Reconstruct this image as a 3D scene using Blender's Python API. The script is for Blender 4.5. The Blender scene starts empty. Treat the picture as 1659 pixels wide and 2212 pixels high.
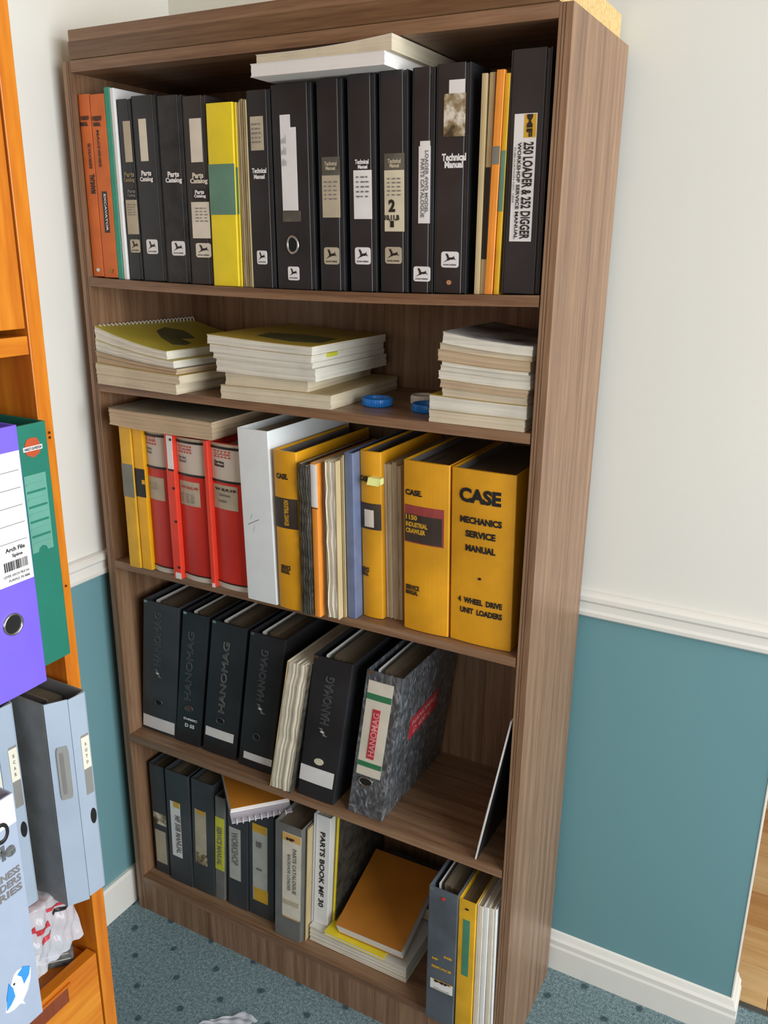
import bpy, bmesh, math, random
from mathutils import Matrix, Vector
random.seed(7)
S = bpy.context.scene
COL = S.collection
R = math.radians

# ---------------------------------------------------------------- camera
cam_d = bpy.data.cameras.new('camera'); cam = bpy.data.objects.new('camera', cam_d); COL.objects.link(cam)
cam_d.sensor_fit = 'VERTICAL'; cam_d.sensor_height = 36.0; cam_d.lens = 36.0 * 1841.25 / 2212.0
cam_d.clip_start = 0.02
cam.matrix_world = (Matrix.Translation((1.2474, -1.1602, 1.4888)) @ Matrix.Rotation(R(28.416), 4, 'Z')
                    @ Matrix.Rotation(R(72.427), 4, 'X') @ Matrix.Rotation(R(0.689), 4, 'Z'))
S.camera = cam
# ---------------------------------------------------------------- world, light, exposure
W = bpy.data.worlds.new('world'); S.world = W; W.use_nodes = True
bg = W.node_tree.nodes['Background']; bg.inputs[0].default_value = (0.80, 0.90, 1.0, 1); bg.inputs[1].default_value = 0.3
def area(name, loc, rot, sx, sy, power, col):
    d = bpy.data.lights.new(name, 'AREA'); d.shape = 'RECTANGLE'; d.size = sx; d.size_y = sy; d.energy = power; d.color = col
    o = bpy.data.objects.new(name, d); COL.objects.link(o); o.location = loc; o.rotation_euler = rot
    return o
# daylight entering through the two windows of the room (right hand wall, and the wall behind the photographer)
area('daylight_window_side', (3.36, -1.0, 1.55), (0, R(90), 0), 1.5, 2.4, 119, (0.96, 0.98, 1.0))
area('daylight_window_rear', (1.7, -3.36, 1.5), (R(90), 0, 0), 1.9, 1.4, 12, (1.0, 0.985, 0.95))
area('ceiling_lamp_hall', (2.0, 1.35, 2.30), (0, 0, 0), 0.4, 0.4, 9, (1.0, 0.95, 0.88))
S.view_settings.view_transform = 'Standard'; S.view_settings.look = 'None'
S.view_settings.gamma = 1.0; S.view_settings.use_curve_mapping = False
S.view_settings.exposure = 0.0
S.cycles.max_bounces = 8; S.cycles.diffuse_bounces = 5; S.cycles.use_denoising = True
S.cycles.sample_clamp_indirect = 6.0

# ---------------------------------------------------------------- materials
def lin(c):
    return tuple(((v/255)/12.92 if v/255 <= .04045 else ((v/255+.055)/1.055)**2.4) for v in c) + (1,)
MATS = {}
def base(name, rough=.6, spec=.5):
    m = bpy.data.materials.new(name); m.use_nodes = True; nt = m.node_tree
    b = nt.nodes['Principled BSDF']; b.inputs['Roughness'].default_value = rough
    b.inputs['Specular IOR Level'].default_value = spec
    MATS[name] = m
    return m, nt, b
def N(nt, t, **k):
    n = nt.nodes.new(t)
    for a, v in k.items(): setattr(n, a, v)
    return n
def ramp(nt, src, stops):
    r = N(nt, 'ShaderNodeValToRGB'); e = r.color_ramp.elements
    while len(e) < len(stops): e.new(.5)
    for i, (p, c) in enumerate(stops): e[i].position = p; e[i].color = c
    nt.links.new(src, r.inputs[0]); return r.outputs[0]
def noise_of(nt, scale, detail=3, vec=None, out='Fac', dist=0):
    n = N(nt, 'ShaderNodeTexNoise'); n.inputs['Scale'].default_value = scale; n.inputs['Detail'].default_value = detail
    n.inputs['Distortion'].default_value = dist
    if vec is not None: nt.links.new(vec, n.inputs['Vector'])
    return n.outputs[out]
def coords(nt, sc=(1, 1, 1), kind='Object'):
    t = N(nt, 'ShaderNodeTexCoord'); m = N(nt, 'ShaderNodeMapping'); m.inputs['Scale'].default_value = sc
    if kind == 'World':
        g = N(nt, 'ShaderNodeNewGeometry'); nt.links.new(g.outputs['Position'], m.inputs['Vector'])
    else: nt.links.new(t.outputs[kind], m.inputs['Vector'])
    return m.outputs[0]
def bump(nt, b, h, strength=.2, dist=.002):
    n = N(nt, 'ShaderNodeBump'); n.inputs['Strength'].default_value = strength; n.inputs['Distance'].default_value = dist
    nt.links.new(h, n.inputs['Height']); nt.links.new(n.outputs[0], b.inputs['Normal'])
def plain(name, c, rough=.55, mott=.10, scale=30, spec=.5, metal=0, bumpy=0):
    m, nt, b = base(name, rough, spec); b.inputs['Metallic'].default_value = metal
    v = coords(nt, kind='World')
    f = noise_of(nt, scale, 4, v)
    lo = tuple(max(0, x*(1-mott)) for x in lin(c)[:3]) + (1,); hi = tuple(min(1, x*(1+mott)) for x in lin(c)[:3]) + (1,)
    nt.links.new(ramp(nt, f, [(.3, lo), (.7, hi)]), b.inputs['Base Color'])
    if bumpy: bump(nt, b, noise_of(nt, scale*8, 2, v), bumpy, .001)
    return m
def veneer(name, axis, c1, c2, c3, rough=.38, across=55, spec=.5):
    m, nt, b = base(name, rough, spec)
    sc = [across]*3; sc[axis] = .9
    v = coords(nt, tuple(sc), 'World')
    f = noise_of(nt, 1.0, 6, v, dist=.4)
    sc2 = [across*5]*3; sc2[axis] = 14
    g = noise_of(nt, 1.0, 2, coords(nt, tuple(sc2), 'World'))
    mx = N(nt, 'ShaderNodeMix', data_type='FLOAT'); mx.inputs[0].default_value = .33
    nt.links.new(f, mx.inputs[2]); nt.links.new(g, mx.inputs[3])
    nt.links.new(ramp(nt, mx.outputs[0], [(.34, lin(c3)), (.5, lin(c1)), (.66, lin(c2))]), b.inputs['Base Color'])
    bump(nt, b, g, .06, .0005)
    return m
wal = ((134, 102, 76), (156, 124, 96), (108, 78, 56))
for i, a in enumerate('xyz'): veneer('walnut_'+a, i, *wal)
veneer('walnut_dark_x', 0, (114, 84, 58), (132, 102, 74), (88, 62, 42))
ora = ((208, 122, 30), (222, 142, 44), (186, 96, 24))
for i, a in enumerate('xyz'): veneer('orange_wood_'+a, i, *ora, rough=.3, across=22)
veneer('brown_interior', 2, (128, 62, 34), (142, 72, 40), (108, 50, 28), rough=.5, across=20)
for i, (a, b_, c_) in enumerate([((205, 160, 105), (216, 174, 120), (190, 142, 90)), ((190, 136, 82), (202, 150, 94), (172, 118, 68)), ((212, 172, 120), (222, 184, 134), (198, 154, 100))]):
    veneer('oak_plank_%s' % 'abc'[i], 0, a, b_, c_, rough=.4, across=40)

def paint_wall(name, c):
    m, nt, b = base(name, .62, .3); v = coords(nt, kind='World')
    b.inputs['Base Color'].default_value = lin(c); bump(nt, b, noise_of(nt, 260, 3, v), .08, .0006)
    f = noise_of(nt, 2.0, 3, v); l = lin(c)
    nt.links.new(ramp(nt, f, [(.3, tuple(x*.97 for x in l[:3])+(1,)), (.7, l)]), b.inputs['Base Color'])
paint_wall('wall_cream', (228, 227, 219)); paint_wall('wall_teal', (110, 154, 160)); paint_wall('ceiling_white', (180, 178, 170)); paint_wall('wall_mid', (104, 102, 96))
m, nt, b = base('trim_gloss', .28, .5); b.inputs['Base Color'].default_value = lin((232, 230, 222))
# carpet: flecked blue grey pile with a staggered lattice of small dark spots
m, nt, b = base('carpet', .95, .1)
v = coords(nt, kind='World'); n1 = noise_of(nt, 420, 4, v); n2 = noise_of(nt, 150, 4, v)
mx = N(nt, 'ShaderNodeMix', data_type='FLOAT'); mx.inputs[0].default_value = .4; nt.links.new(n1, mx.inputs[2]); nt.links.new(n2, mx.inputs[3])
colr = ramp(nt, mx.outputs[0], [(.36, lin((78, 98, 104))), (.5, lin((118, 140, 146))), (.64, lin((160, 178, 180)))])
sep = N(nt, 'ShaderNodeSeparateXYZ'); wob = N(nt, 'ShaderNodeVectorMath', operation='ADD'); wn = N(nt, 'ShaderNodeVectorMath', operation='SCALE')
nt.links.new(noise_of(nt, 25, 2, v, 'Color'), wn.inputs[0]); wn.inputs['Scale'].default_value = .012
nt.links.new(v, wob.inputs[0]); nt.links.new(wn.outputs[0], wob.inputs[1]); nt.links.new(wob.outputs[0], sep.inputs[0])
def mth(op, a, b2=None, c=None):
    n = N(nt, 'ShaderNodeMath', operation=op)
    for i, x in enumerate((a, b2, c)):
        if x is None: continue
        if isinstance(x, (int, float)): n.inputs[i].default_value = x
        else: nt.links.new(x, n.inputs[i])
    return n.outputs[0]
def lattice(x0, y0):
    fx = mth('SUBTRACT', mth('FRACT', mth('ADD', mth('MULTIPLY', mth('SUBTRACT', sep.outputs[0], x0), 1/.117), 100.5)), .5)
    fy = mth('SUBTRACT', mth('FRACT', mth('ADD', mth('MULTIPLY', mth('SUBTRACT', sep.outputs[1], y0), 1/.114), 100.5)), .5)
    return mth('SQRT', mth('ADD', mth('MULTIPLY', fx, fx), mth('MULTIPLY', fy, fy)))
dmin = mth('MINIMUM', lattice(.026, -.050), lattice(.084, -.108))
spot = N(nt, 'ShaderNodeMapRange'); nt.links.new(dmin, spot.inputs[0])
for i, x in ((1, .045), (2, .085), (3, .75), (4, 0.)): spot.inputs[i].default_value = x
cm = N(nt, 'ShaderNodeMix', data_type='RGBA'); nt.links.new(spot.outputs[0], cm.inputs[0]); nt.links.new(colr, cm.inputs[6]); cm.inputs[7].default_value = lin((45, 66, 78))
nt.links.new(cm.outputs[2], b.inputs['Base Color']); bump(nt, b, n1, .7, .004)

P = plain
P('orange', (214, 108, 42), .5); P('teal_plastic', (40, 150, 122), .35); P('white_plastic', (232, 233, 232), .35, .03)
P('black', (38, 39, 42), .42, .3, 12, bumpy=.08); P('black_brown', (50, 45, 42), .5, .3, 14, bumpy=.08); P('charcoal', (58, 62, 66), .5, .25, 10, bumpy=.06)
P('black_mottle', (34, 33, 34), .5, .75, 45); P('yellow', (238, 214, 40), .45, .05); P('sage', (98, 138, 118), .5)
P('midgrey', (120, 122, 112), .5); P('mustard', (222, 172, 36), .45, .12); P('amber', (240, 178, 20), .4, .06); P('red', (200, 48, 38), .42, .14, 8)
P('redbright', (232, 66, 44), .4, .06); P('white_binder', (228, 234, 235), .35, .03); P('case_yellow', (222, 158, 28), .45, .22, 9)
P('orange_light', (238, 150, 56), .45, .06); P('slate_blue', (104, 116, 146), .45, .15); P('greybind', (112, 112, 108), .5, .1); P('greyblue', (84, 92, 100), .5, .25, 14)
P('steelgrey_board', (164, 178, 194), .38, .05, 14); P('steelgrey_board_shaded', (120, 122, 122), .5, .15); P('purple', (122, 100, 240), .42, .03); P('green_binder', (32, 120, 100), .45, .05)
P('white', (232, 230, 228), .5, .04); P('cream', (220, 212, 194), .6, .07); P('cream2', (214, 206, 178), .6, .08); P('tan', (186, 174, 150), .65, .14); P('smoke', (92, 92, 84), .3, .3, 60)
P('off', (206, 196, 182), .5, .06, 9); P('gold', (214, 166, 48), .45, .1); P('lime', (206, 206, 58), .5, .08); P('paleg', (186, 186, 178), .5, .1); P('orangeband', (218, 172, 98), .5, .1)
P('maroon', (150, 64, 60), .5, .12); P('panelblack', (64, 54, 46), .45, .25, 30); P('ink', (30, 28, 28), .5, .1); P('grey', (120, 116, 114), .6, .1); P('fade', (128, 116, 86), .6, .2)
P('redink', (196, 60, 48), .5, .1); P('pinkink', (226, 150, 150), .5, .1); P('greenband', (52, 122, 82), .5, .08); P('redlabel', (196, 54, 64), .5, .08); P('greenstrip', (74, 136, 108), .45)
P('emboss', (88, 92, 96), .4, .1); P('emboss2', (120, 122, 118), .5, .1); P('paleyellow', (232, 236, 150), .5); P('brownplug', (96, 66, 58), .5); P('worn_black', (66, 62, 54), .7, .7, 60)
P('dust_brown', (126, 118, 98), .8, .25, 20); P('brown_cover', (176, 112, 36), .4, .25, 7); P('blue_cap', (28, 120, 206), .3, .04); P('white_cap', (214, 214, 204), .4)
P('chrome', (200, 200, 196), .25, .02, metal=1); P('brass', (160, 120, 60), .3, metal=1); P('black_hole', (12, 12, 12), .8, .02); P('card_cream', (228, 222, 204), .6, .04)
P('card_blue_grey', (166, 178, 198), .5, .03); P('bird_blue', (60, 150, 220), .5); P('emblem_orange', (190, 80, 40), .5); P('pocket', (104, 164, 146), .3, .1); P('graphite', (96, 98, 98), .35, .5, 120)
P('light_metal', (188, 182, 176), .28, .05, metal=.6)
MATS['steel'] = MATS['chrome']
P('olive_cover', (190, 176, 62), .42, .16, 6); P('gold_cover', (186, 158, 62), .45, .18, 8); P('olive_leaf', (92, 96, 56), .45, .25, 14); P('bw_cover', (150, 150, 150), .45, .9, 14); P('tan_cover', (196, 176, 132), .6, .12, 10)
P('paper_white_cover', (222, 220, 214), .5, .05); P('grey_cover', (120, 114, 98), .6, .2)
# brown stained photographic print and marbled board
m, nt, b = base('stain', .5); v = coords(nt, kind='World')
nt.links.new(ramp(nt, noise_of(nt, 55, 5, v), [(.35, lin((70, 56, 36))), (.5, lin((150, 132, 96))), (.62, lin((222, 214, 200)))]), b.inputs['Base Color'])
m, nt, b = base('marble', .32, .6); v = coords(nt, (1, 1, .45), 'World')
nt.links.new(ramp(nt, noise_of(nt, 95, 6, v, dist=1.5), [(.4, lin((66, 70, 74))), (.56, lin((98, 102, 106))), (.7, lin((150, 154, 158)))]), b.inputs['Base Color'])
# page edges: fine leaf lines across the given axis
def paper(name, axis, c, dark=.72, dens=900):
    m, nt, b = base(name, .8, .2); sc = [6]*3; sc[axis] = dens
    f = noise_of(nt, 1, 3, coords(nt, tuple(sc), 'World')); l = lin(c)
    g = noise_of(nt, 18, 3, coords(nt, kind='World'))
    mx = N(nt, 'ShaderNodeMix', data_type='FLOAT'); mx.inputs[0].default_value = .35; nt.links.new(f, mx.inputs[2]); nt.links.new(g, mx.inputs[3])
    nt.links.new(ramp(nt, mx.outputs[0], [(.34, tuple(x*dark for x in l[:3])+(1,)), (.55, l)]), b.inputs['Base Color']); bump(nt, b, f, .25, .0008)
PC = {'paper': (224, 214, 192), 'paper_tan': (186, 170, 142), 'paper_yellow': (214, 200, 128), 'paper_pink': (190, 168, 148), 'paper_dusty': (122, 110, 92), 'worn_black': (70, 66, 58)}
for k, c in PC.items():
    if k != 'worn_black': paper(k, 0, c)
paper('leaf_white', 2, (226, 222, 208)); paper('leaf_cream', 2, (216, 204, 178)); paper('leaf_tan', 2, (198, 176, 146)); paper('leaf_pad', 2, (236, 232, 228), .93)
m, nt, b = base('clear_plastic', .18, .5); b.inputs['Base Color'].default_value = lin((226, 228, 236)); b.inputs['Alpha'].default_value = .62
m, nt, b = base('spiral_plastic', .25, .5); b.inputs['Base Color'].default_value = lin((190, 186, 196))
m, nt, b = base('chipboard', .85, .2); v = coords(nt, kind='World')
nt.links.new(ramp(nt, noise_of(nt, 190, 5, v), [(.3, lin((192, 158, 102))), (.5, lin((210, 178, 122))), (.7, lin((220, 190, 136)))]), b.inputs['Base Color'])

# ---------------------------------------------------------------- mesh helpers
class MB:
    def __init__(s): s.v = []; s.f = []
    def add(s, vs, fs):
        o = len(s.v); s.v += [tuple(p) for p in vs]; s.f += [tuple(i+o for i in f) for f in fs]; return s
    def box(s, x0, x1, y0, y1, z0, z1, sh=0, h=1):
        a = sh*z0/h; c = sh*z1/h
        return s.add([(x0+a, y0, z0), (x1+a, y0, z0), (x1+a, y1, z0), (x0+a, y1, z0), (x0+c, y0, z1), (x1+c, y0, z1), (x1+c, y1, z1), (x0+c, y1, z1)],
                     [(0, 3, 2, 1), (4, 5, 6, 7), (0, 1, 5, 4), (1, 2, 6, 5), (2, 3, 7, 6), (3, 0, 4, 7)])
    def prism(s, prof, z0, z1, sh=0, h=1, nz=1):        # prof: counter-clockwise (x, y) outline seen from above
        n = len(prof); vs = []
        for k in range(nz+1):
            z = z0+(z1-z0)*k/nz; vs += [(x+sh*z/h, y, z) for x, y in prof]
        fs = [tuple(reversed(range(n))), tuple(range(nz*n, nz*n+n))]
        for k in range(nz):
            fs += [(k*n+i, k*n+(i+1) % n, (k+1)*n+(i+1) % n, (k+1)*n+i) for i in range(n)]
        return s.add(vs, fs)
    def tube(s, pts, r, seg=8, closed=False):
        rings = []; n = len(pts); P_ = [Vector(p) for p in pts]
        for i, p in enumerate(P_):
            if closed: d = P_[(i+1) % n]-P_[i-1]
            else: d = P_[min(i+1, n-1)]-P_[max(i-1, 0)]
            d.normalize(); u = d.orthogonal().normalized() if i == 0 else (u-d*u.dot(d)).normalized(); w = d.cross(u)
            rings.append([p+u*(r*math.cos(6.2832*k/seg))+w*(r*math.sin(6.2832*k/seg)) for k in range(seg)])
        vs = [q for r_ in rings for q in r_]; fs = []
        for i in range(n if closed else n-1):
            a = i*seg; c = ((i+1) % n)*seg
            fs += [(a+k, a+(k+1) % seg, c+(k+1) % seg, c+k) for k in range(seg)]
        if not closed: fs += [tuple(reversed(range(seg))), tuple(range((n-1)*seg, n*seg))]
        return s.add(vs, fs)
    def lathe(s, prof, seg=28, c=(0, 0, 0)):            # prof: (r, z)
        vs = []; n = len(prof)
        for k in range(seg):
            a = 6.28318*k/seg; vs += [(c[0]+r*math.cos(a), c[1]+r*math.sin(a), c[2]+z) for r, z in prof]
        fs = []
        for k in range(seg):
            a = k*n; b_ = ((k+1) % seg)*n
            fs += [(a+i, b_+i, b_+i+1, a+i+1) for i in range(n-1)]
        return s.add(vs, fs)
    def map(s, fn): s.v = [fn(*p) for p in s.v]; return s
    def build(s, name, mat, parent=None, bevel=0, smooth=False, loc=None, mat2=None):
        me = bpy.data.meshes.new(name); me.from_pydata(s.v, [], s.f); me.validate()
        bm = bmesh.new(); bm.from_mesh(me)
        bmesh.ops.recalc_face_normals(bm, faces=bm.faces)
        if bevel:
            es = [e for e in bm.edges if len(e.link_faces) == 2 and e.calc_face_angle(0) > .6]
            bmesh.ops.bevel(bm, geom=es, offset=bevel, segments=2, profile=.5, affect='EDGES', clamp_overlap=True)
        bm.to_mesh(me); bm.free()
        me.materials.append(MATS[mat])
        if mat2: me.materials.append(MATS[mat2])
        if smooth:
            for p in me.polygons: p.use_smooth = True
        o = bpy.data.objects.new(name, me); COL.objects.link(o)
        if parent: o.parent = parent
        if loc: o.location = loc
        return o
def thing(name, loc, label, cat, group=None, rot=(0, 0, 0)):
    o = bpy.data.objects.new(name, None); COL.objects.link(o); o.location = loc; o.rotation_euler = rot; o.empty_display_size = .05
    o['label'] = label; o['category'] = cat
    if group: o['group'] = group
    return o
def tag(o, label, cat, group=None):
    o['label'] = label; o['category'] = cat
    if group: o['group'] = group
    return o
def struct(o): o['kind'] = 'structure'; return o
def boxo(name, mat, x0, x1, y0, y1, z0, z1, parent=None, bevel=0):
    return MB().box(x0, x1, y0, y1, z0, z1).build(name, mat, parent, bevel)

# lettering as flat mesh: unit box glyph outlines, fitted into a rectangle of the surface
TXT = {}
def text_mesh(s, style):
    k = (s, style)
    if k not in TXT:
        c = bpy.data.curves.new('lettering', 'FONT'); c.body = s; c.resolution_u = 3
        if style == 'bold': c.offset = .028
        if style == 'slab': c.offset = .05
        if style == 'outline': c.fill_mode = 'NONE'; c.bevel_depth = .022; c.bevel_resolution = 0; c.resolution_u = 2
        o = bpy.data.objects.new('lettering', c); COL.objects.link(o)
        dg = bpy.context.evaluated_depsgraph_get(); me = bpy.data.meshes.new_from_object(o.evaluated_get(dg))
        vs = [tuple(v.co) for v in me.vertices]; fs = [tuple(p.vertices) for p in me.polygons]
        x0 = min(v[0] for v in vs); x1 = max(v[0] for v in vs); y0 = min(v[1] for v in vs); y1 = max(v[1] for v in vs)
        vs = [((v[0]-x0)/(x1-x0), (v[1]-y0)/(y1-y0), v[2]) for v in vs]
        bpy.data.objects.remove(o); bpy.data.curves.remove(c); bpy.data.meshes.remove(me)
        TXT[k] = (vs, fs)
    return TXT[k]
def lettering(parent, s, u0, v0, u1, v1, fn, mat, rot=0, off=.0012, style='bold', name='lettering'):
    vs, fs = text_mesh(s, style); out = []
    for a, c, e in vs:
        if rot == 0: u, v = a, c
        elif rot == 90: u, v = 1-c, a
        else: u, v = c, 1-a
        out.append(fn(u0+(u1-u0)*u, v0+(v1-v0)*v, off+(.0004*e/.022 if style == 'outline' else 0)))
    return MB().add(out, fs).build(name, mat, parent)
def plate(parent, name, u0, v0, u1, v1, fn, mat, off=.0007, n=1, outline=None):
    if outline is None:
        k = max(n, 1); vs = []; fs = []
        for i in range(k+1):
            u = u0+(u1-u0)*i/k
            vs += [fn(u, v0, off), fn(u, v1, off), fn(u, v1, .0001), fn(u, v0, .0001)]
        for i in range(k):
            a = 4*i; b_ = a+4
            fs += [(a, b_, b_+1, a+1), (a+1, b_+1, b_+2, a+2), (a+2, b_+2, b_+3, a+3), (a+3, b_+3, b_, a)]
        fs += [(0, 1, 2, 3), (4*k+3, 4*k+2, 4*k+1, 4*k)]
        return MB().add(vs, fs).build(name, mat, parent)
    vs = [fn(u0+(u1-u0)*a, v0+(v1-v0)*c, off) for a, c in outline]+[fn(u0+(u1-u0)*a, v0+(v1-v0)*c, .0001) for a, c in outline]
    n_ = len(outline); fs = [tuple(range(n_)), tuple(reversed(range(n_, 2*n_)))]+[(i, (i+1) % n_, n_+(i+1) % n_, n_+i) for i in range(n_)]
    return MB().add(vs, fs).build(name, mat, parent)
ROUND = []
for cx_, cy_, a0 in ((.85, .85, 0), (.15, .85, 90), (.15, .15, 180), (.85, .15, 270)):
    for k in range(5): ROUND.append((cx_+.15*math.cos(R(a0+22.5*k)), cy_+.15*math.sin(R(a0+22.5*k))))
CIRC = [(.5+.5*math.cos(R(18*k)), .5+.5*math.sin(R(18*k))) for k in range(20)]
DEER = [(.14, .22), (.36, .44), (.34, .62), (.27, .78), (.28, .90), (.33, .80), (.38, .88), (.39, .76), (.46, .70), (.43, .60), (.56, .58), (.70, .62), (.76, .70), (.75, .58), (.86, .40), (.72, .48), (.64, .42), (.54, .44), (.46, .38), (.34, .34)]
def annulus(parent, name, u0, v0, u1, v1, fn, mat, r_in=.72, off=.0022):
    cu, cv, ru, rv = (u0+u1)/2, (v0+v1)/2, abs(u1-u0)/2, abs(v1-v0)/2; vs = []; fs = []; n = 24
    for k in range(n):
        a = 6.28318*k/n; c, s_ = math.cos(a), math.sin(a)
        for r, o in ((1, .0001), (.95, off), (r_in+.04, off), (r_in, .0001)): vs.append(fn(cu+ru*r*c, cv+rv*r*s_, o))
    for k in range(n):
        a = 4*k; b_ = 4*((k+1) % n); fs += [(a+i, b_+i, b_+i+1, a+i+1) for i in range(3)]
    return MB().add(vs, fs).build(name, mat, parent, smooth=True)
def big(root, s, u0, v0, u1, v1, *a):       # small print: keep a legible weight
    m = (v0+v1)/2; d = (v1-v0)*.58; return lettering(root, s, u0, m-d, u1, m+d, *a[:-1], 'slab')
def deco(root, d, fn, w):
    k, u0, v0, u1, v1 = d[:5]; e = d[5:]
    if k == 'L':
        full = len(e) > 1 and e[1] == 'full'
        if full: plate(root, 'colour_band', .0002, v0, w-.0002, v1, fn, e[0], .0004, 8)
        else:
            u1 = min(u1, w-.001); u0 = max(u0, .001)
            plate(root, 'label', u0, v0, u1, v1, fn, e[0], .0006+.0003*deco.lvl, 4); deco.lvl += 1
    elif k in 'TSA': (lettering if k != 'T' or v1-v0 > .03 else big)(root, e[0], max(u0, .001), v0, min(u1, w-.001), v1, fn, e[1], e[2], .0010+.0003*deco.lvl, {'T': 'bold', 'S': 'slab', 'A': 'outline'}[k])
    elif k == 'W':
        mb = MB(); rot = len(e) > 1; u1 = min(u1, w-.002)
        n = max(3, int((v1-v0 if not rot else u1-u0)/-.0 if False else 5)); rnd = random.Random(int(u0*1e5)+7)
        for i in range(n):
            for j in range(3):
                a0 = j/3+.04; a1 = a0+rnd.uniform(.12, .27); b0 = (i+.3)/n; b1 = b0+.32/n
                if rot: a0, a1, b0, b1 = b0, b1, a0, a1
                q = [(u0+(u1-u0)*x, v0+(v1-v0)*y) for x, y in ((a0, b0), (a1, b0), (a1, b1), (a0, b1))]
                mb.add([fn(a, c, .0014+.0003*deco.lvl) for a, c in q], [(0, 1, 2, 3)])
        o = mb.build('faint_print', e[0], root); o['kind'] = 'stuff'
    elif k == 'J':
        u1 = min(u1, w-.001); p = plate(root, 'emblem', u0, v0, u1, v1, fn, e[0], .0008, 1, ROUND)
        plate(p, 'deer_mark', u0, v0+(v1-v0)*.12, u1, v1, fn, 'ink', .0011, 1, DEER)
        lettering(p, 'JOHN DEERE', u0+(u1-u0)*.12, v0+(v1-v0)*.10, u0+(u1-u0)*.88, v0+(v1-v0)*.22, fn, 'ink', 0, .0012)
    elif k == 'O': plate(root, 'rivet', u0, v0, u1, v1, fn, e[0], .0015, 1, CIRC)
    elif k == 'H':
        plate(root, 'finger_hole', u0, v0, u1, v1, fn, 'black_hole' if e[0] != 'brownplug' else e[0], .0004+.0003*deco.lvl, 1, CIRC)
        annulus(root, 'finger_ring', u0, v0, u1, v1, fn, e[0] if e[0] == 'steel' else 'charcoal')
    elif k == 'C':
        mb = MB(); n = 5
        for r in (0, 1):
            for i in range(n):
                a = u0+(u1-u0)*i/n; c = u0+(u1-u0)*(i+.95)/n; vb = v1-(v1-v0)*.04 if r == 0 else v0+(v1-v0)*.04; vt = v1-(v1-v0)*.30 if r == 0 else v0+(v1-v0)*.30
                mb.add([fn(a, vb, .001), fn(c, vb, .001), fn((a+c)/2, vt, .001)], [(0, 1, 2)])
        mb.build('arrow_marks', e[0], root)
        lettering(root, 'CASE', u0+(u1-u0)*.04, v0+(v1-v0)*.36, u1-(u1-u0)*.04, v0+(v1-v0)*.64, fn, e[0], 0, .001)
    elif k == 'N':
        o = [(.0, .86), (.34, .98), (.44, .82), (.62, .60), (.56, .44), (.98, .16), (.62, .02), (.58, .16), (.40, .40), (.44, .56)]
        plate(root, 'emblem', u0, v0, u1, v1, fn, 'grey', .0008, 1, [(.2, .95), (.45, .95), (.5, .7), (.6, .6), (.75, .15), (.95, .12), (.9, .02), (.6, .02), (.55, .35), (.4, .45), (.35, .85), (.2, .87)])
        plate(root, 'star_mark', u0+(u1-u0)*.3, v0+(v1-v0)*.35, u0+(u1-u0)*.7, v0+(v1-v0)*.65, fn, 'white', .0011, 1, [(.5+(.5 if i % 2 == 0 else .2)*math.cos(R(90+36*i)), .5+(.5 if i % 2 == 0 else .2)*math.sin(R(90+36*i))) for i in range(10)])
    elif k == 'M':
        mb = MB()
        for a, c, e_, f in ((.0, .35, 1., .75), (.25, .7, .45, 1.), (.45, .0, .62, .38)):
            mb.add([fn(u0+(u1-u0)*a, v0+(v1-v0)*c, .0004), fn(u0+(u1-u0)*e_, v0+(v1-v0)*f, .0004), fn(u0+(u1-u0)*e_, v0+(v1-v0)*f+.0012, .0004), fn(u0+(u1-u0)*a, v0+(v1-v0)*c+.0012, .0004)], [(0, 1, 2, 3)])
        mb.build('pen_mark', 'grey', root)
    elif k == 'Y':
        plate(root, 'sticky_tab', u0, v0, u1, v1, fn, e[0], .012, 1, [(0, .1), (.8, 0), (1, .2), (1, .9), (.15, 1)])
# ================================================================ ROOM
IW, TK, BD, TOP = 0.86, 0.0183, 0.2825, 1.7763     # bookcase inner width, board, depth, side height
Z1, Z2, Z3, Z4, ZB, SHT = 1.4217, 1.2282, 0.8689, 0.4654, 0.0921, 0.0155
WY, WX, XR, RT, RB_, BT = 0.3125, -0.0495, 1.2342, 0.8771, 0.8282, 0.0914
def wall(name, x0, x1, y0, y1, z0=0, z1=2.42, mat='wall_cream'): return struct(boxo(name, mat, x0, x1, y0, y1, z0, z1))
# two-tone painted walls: one slab each, teal below the chair rail
def wall2(name, x0, x1, y0, y1):
    mb = MB().box(x0, x1, y0, y1, 0, RB_+.02); n = len(mb.f); mb.box(x0, x1, y0, y1, RB_+.02, 2.42)
    o = mb.build(name, 'wall_teal', mat2='wall_cream')
    for p in o.data.polygons:
        if p.center.z > RB_+.02001 or (p.index >= n and p.center.z > RB_): p.material_index = 1
    return struct(o)
wall2('wall_back', WX-.1, XR, WY, WY+.10)
wall2('wall_left', WX-.1, WX, -3.5, WY)
struct(boxo('floor', 'carpet', WX-.1, 3.5, -3.5, WY+.085, -.05, 0))
fh = struct(boxo('floor_hall', 'brown_interior', .9, 3.5, WY+.085, 2.4, -.06, -.012))
rnd = random.Random(3); row = 0; y = WY+.092; mats = ['oak_plank_c', 'oak_plank_a', 'oak_plank_b', 'oak_plank_c', 'oak_plank_a', 'oak_plank_b']
while y < 2.38:
    x = .9 + (0 if row % 2 else -.0); first = True
    while x < 3.48:
        L_ = (rnd.uniform(.42, .62) if not first else (.40 if row % 3 == 0 else rnd.uniform(.5, .7))); x1 = min(x+L_, 3.49); mt = mats[(row+rnd.randint(0, 0 if x < 1.2 else 2)) % 6]
        o = MB().box(x+.0006, x1-.0006, y+.0006, y+.1194, -.012, 0.0).build('plank', mt, fh, .0012); x = x1; first = False
    y += .12; row += 1
struct(boxo('trim_1', 'chrome', XR+.014, 3.4, WY+.080, WY+.094, 0, .004)).name = 'threshold_trim'
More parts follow.
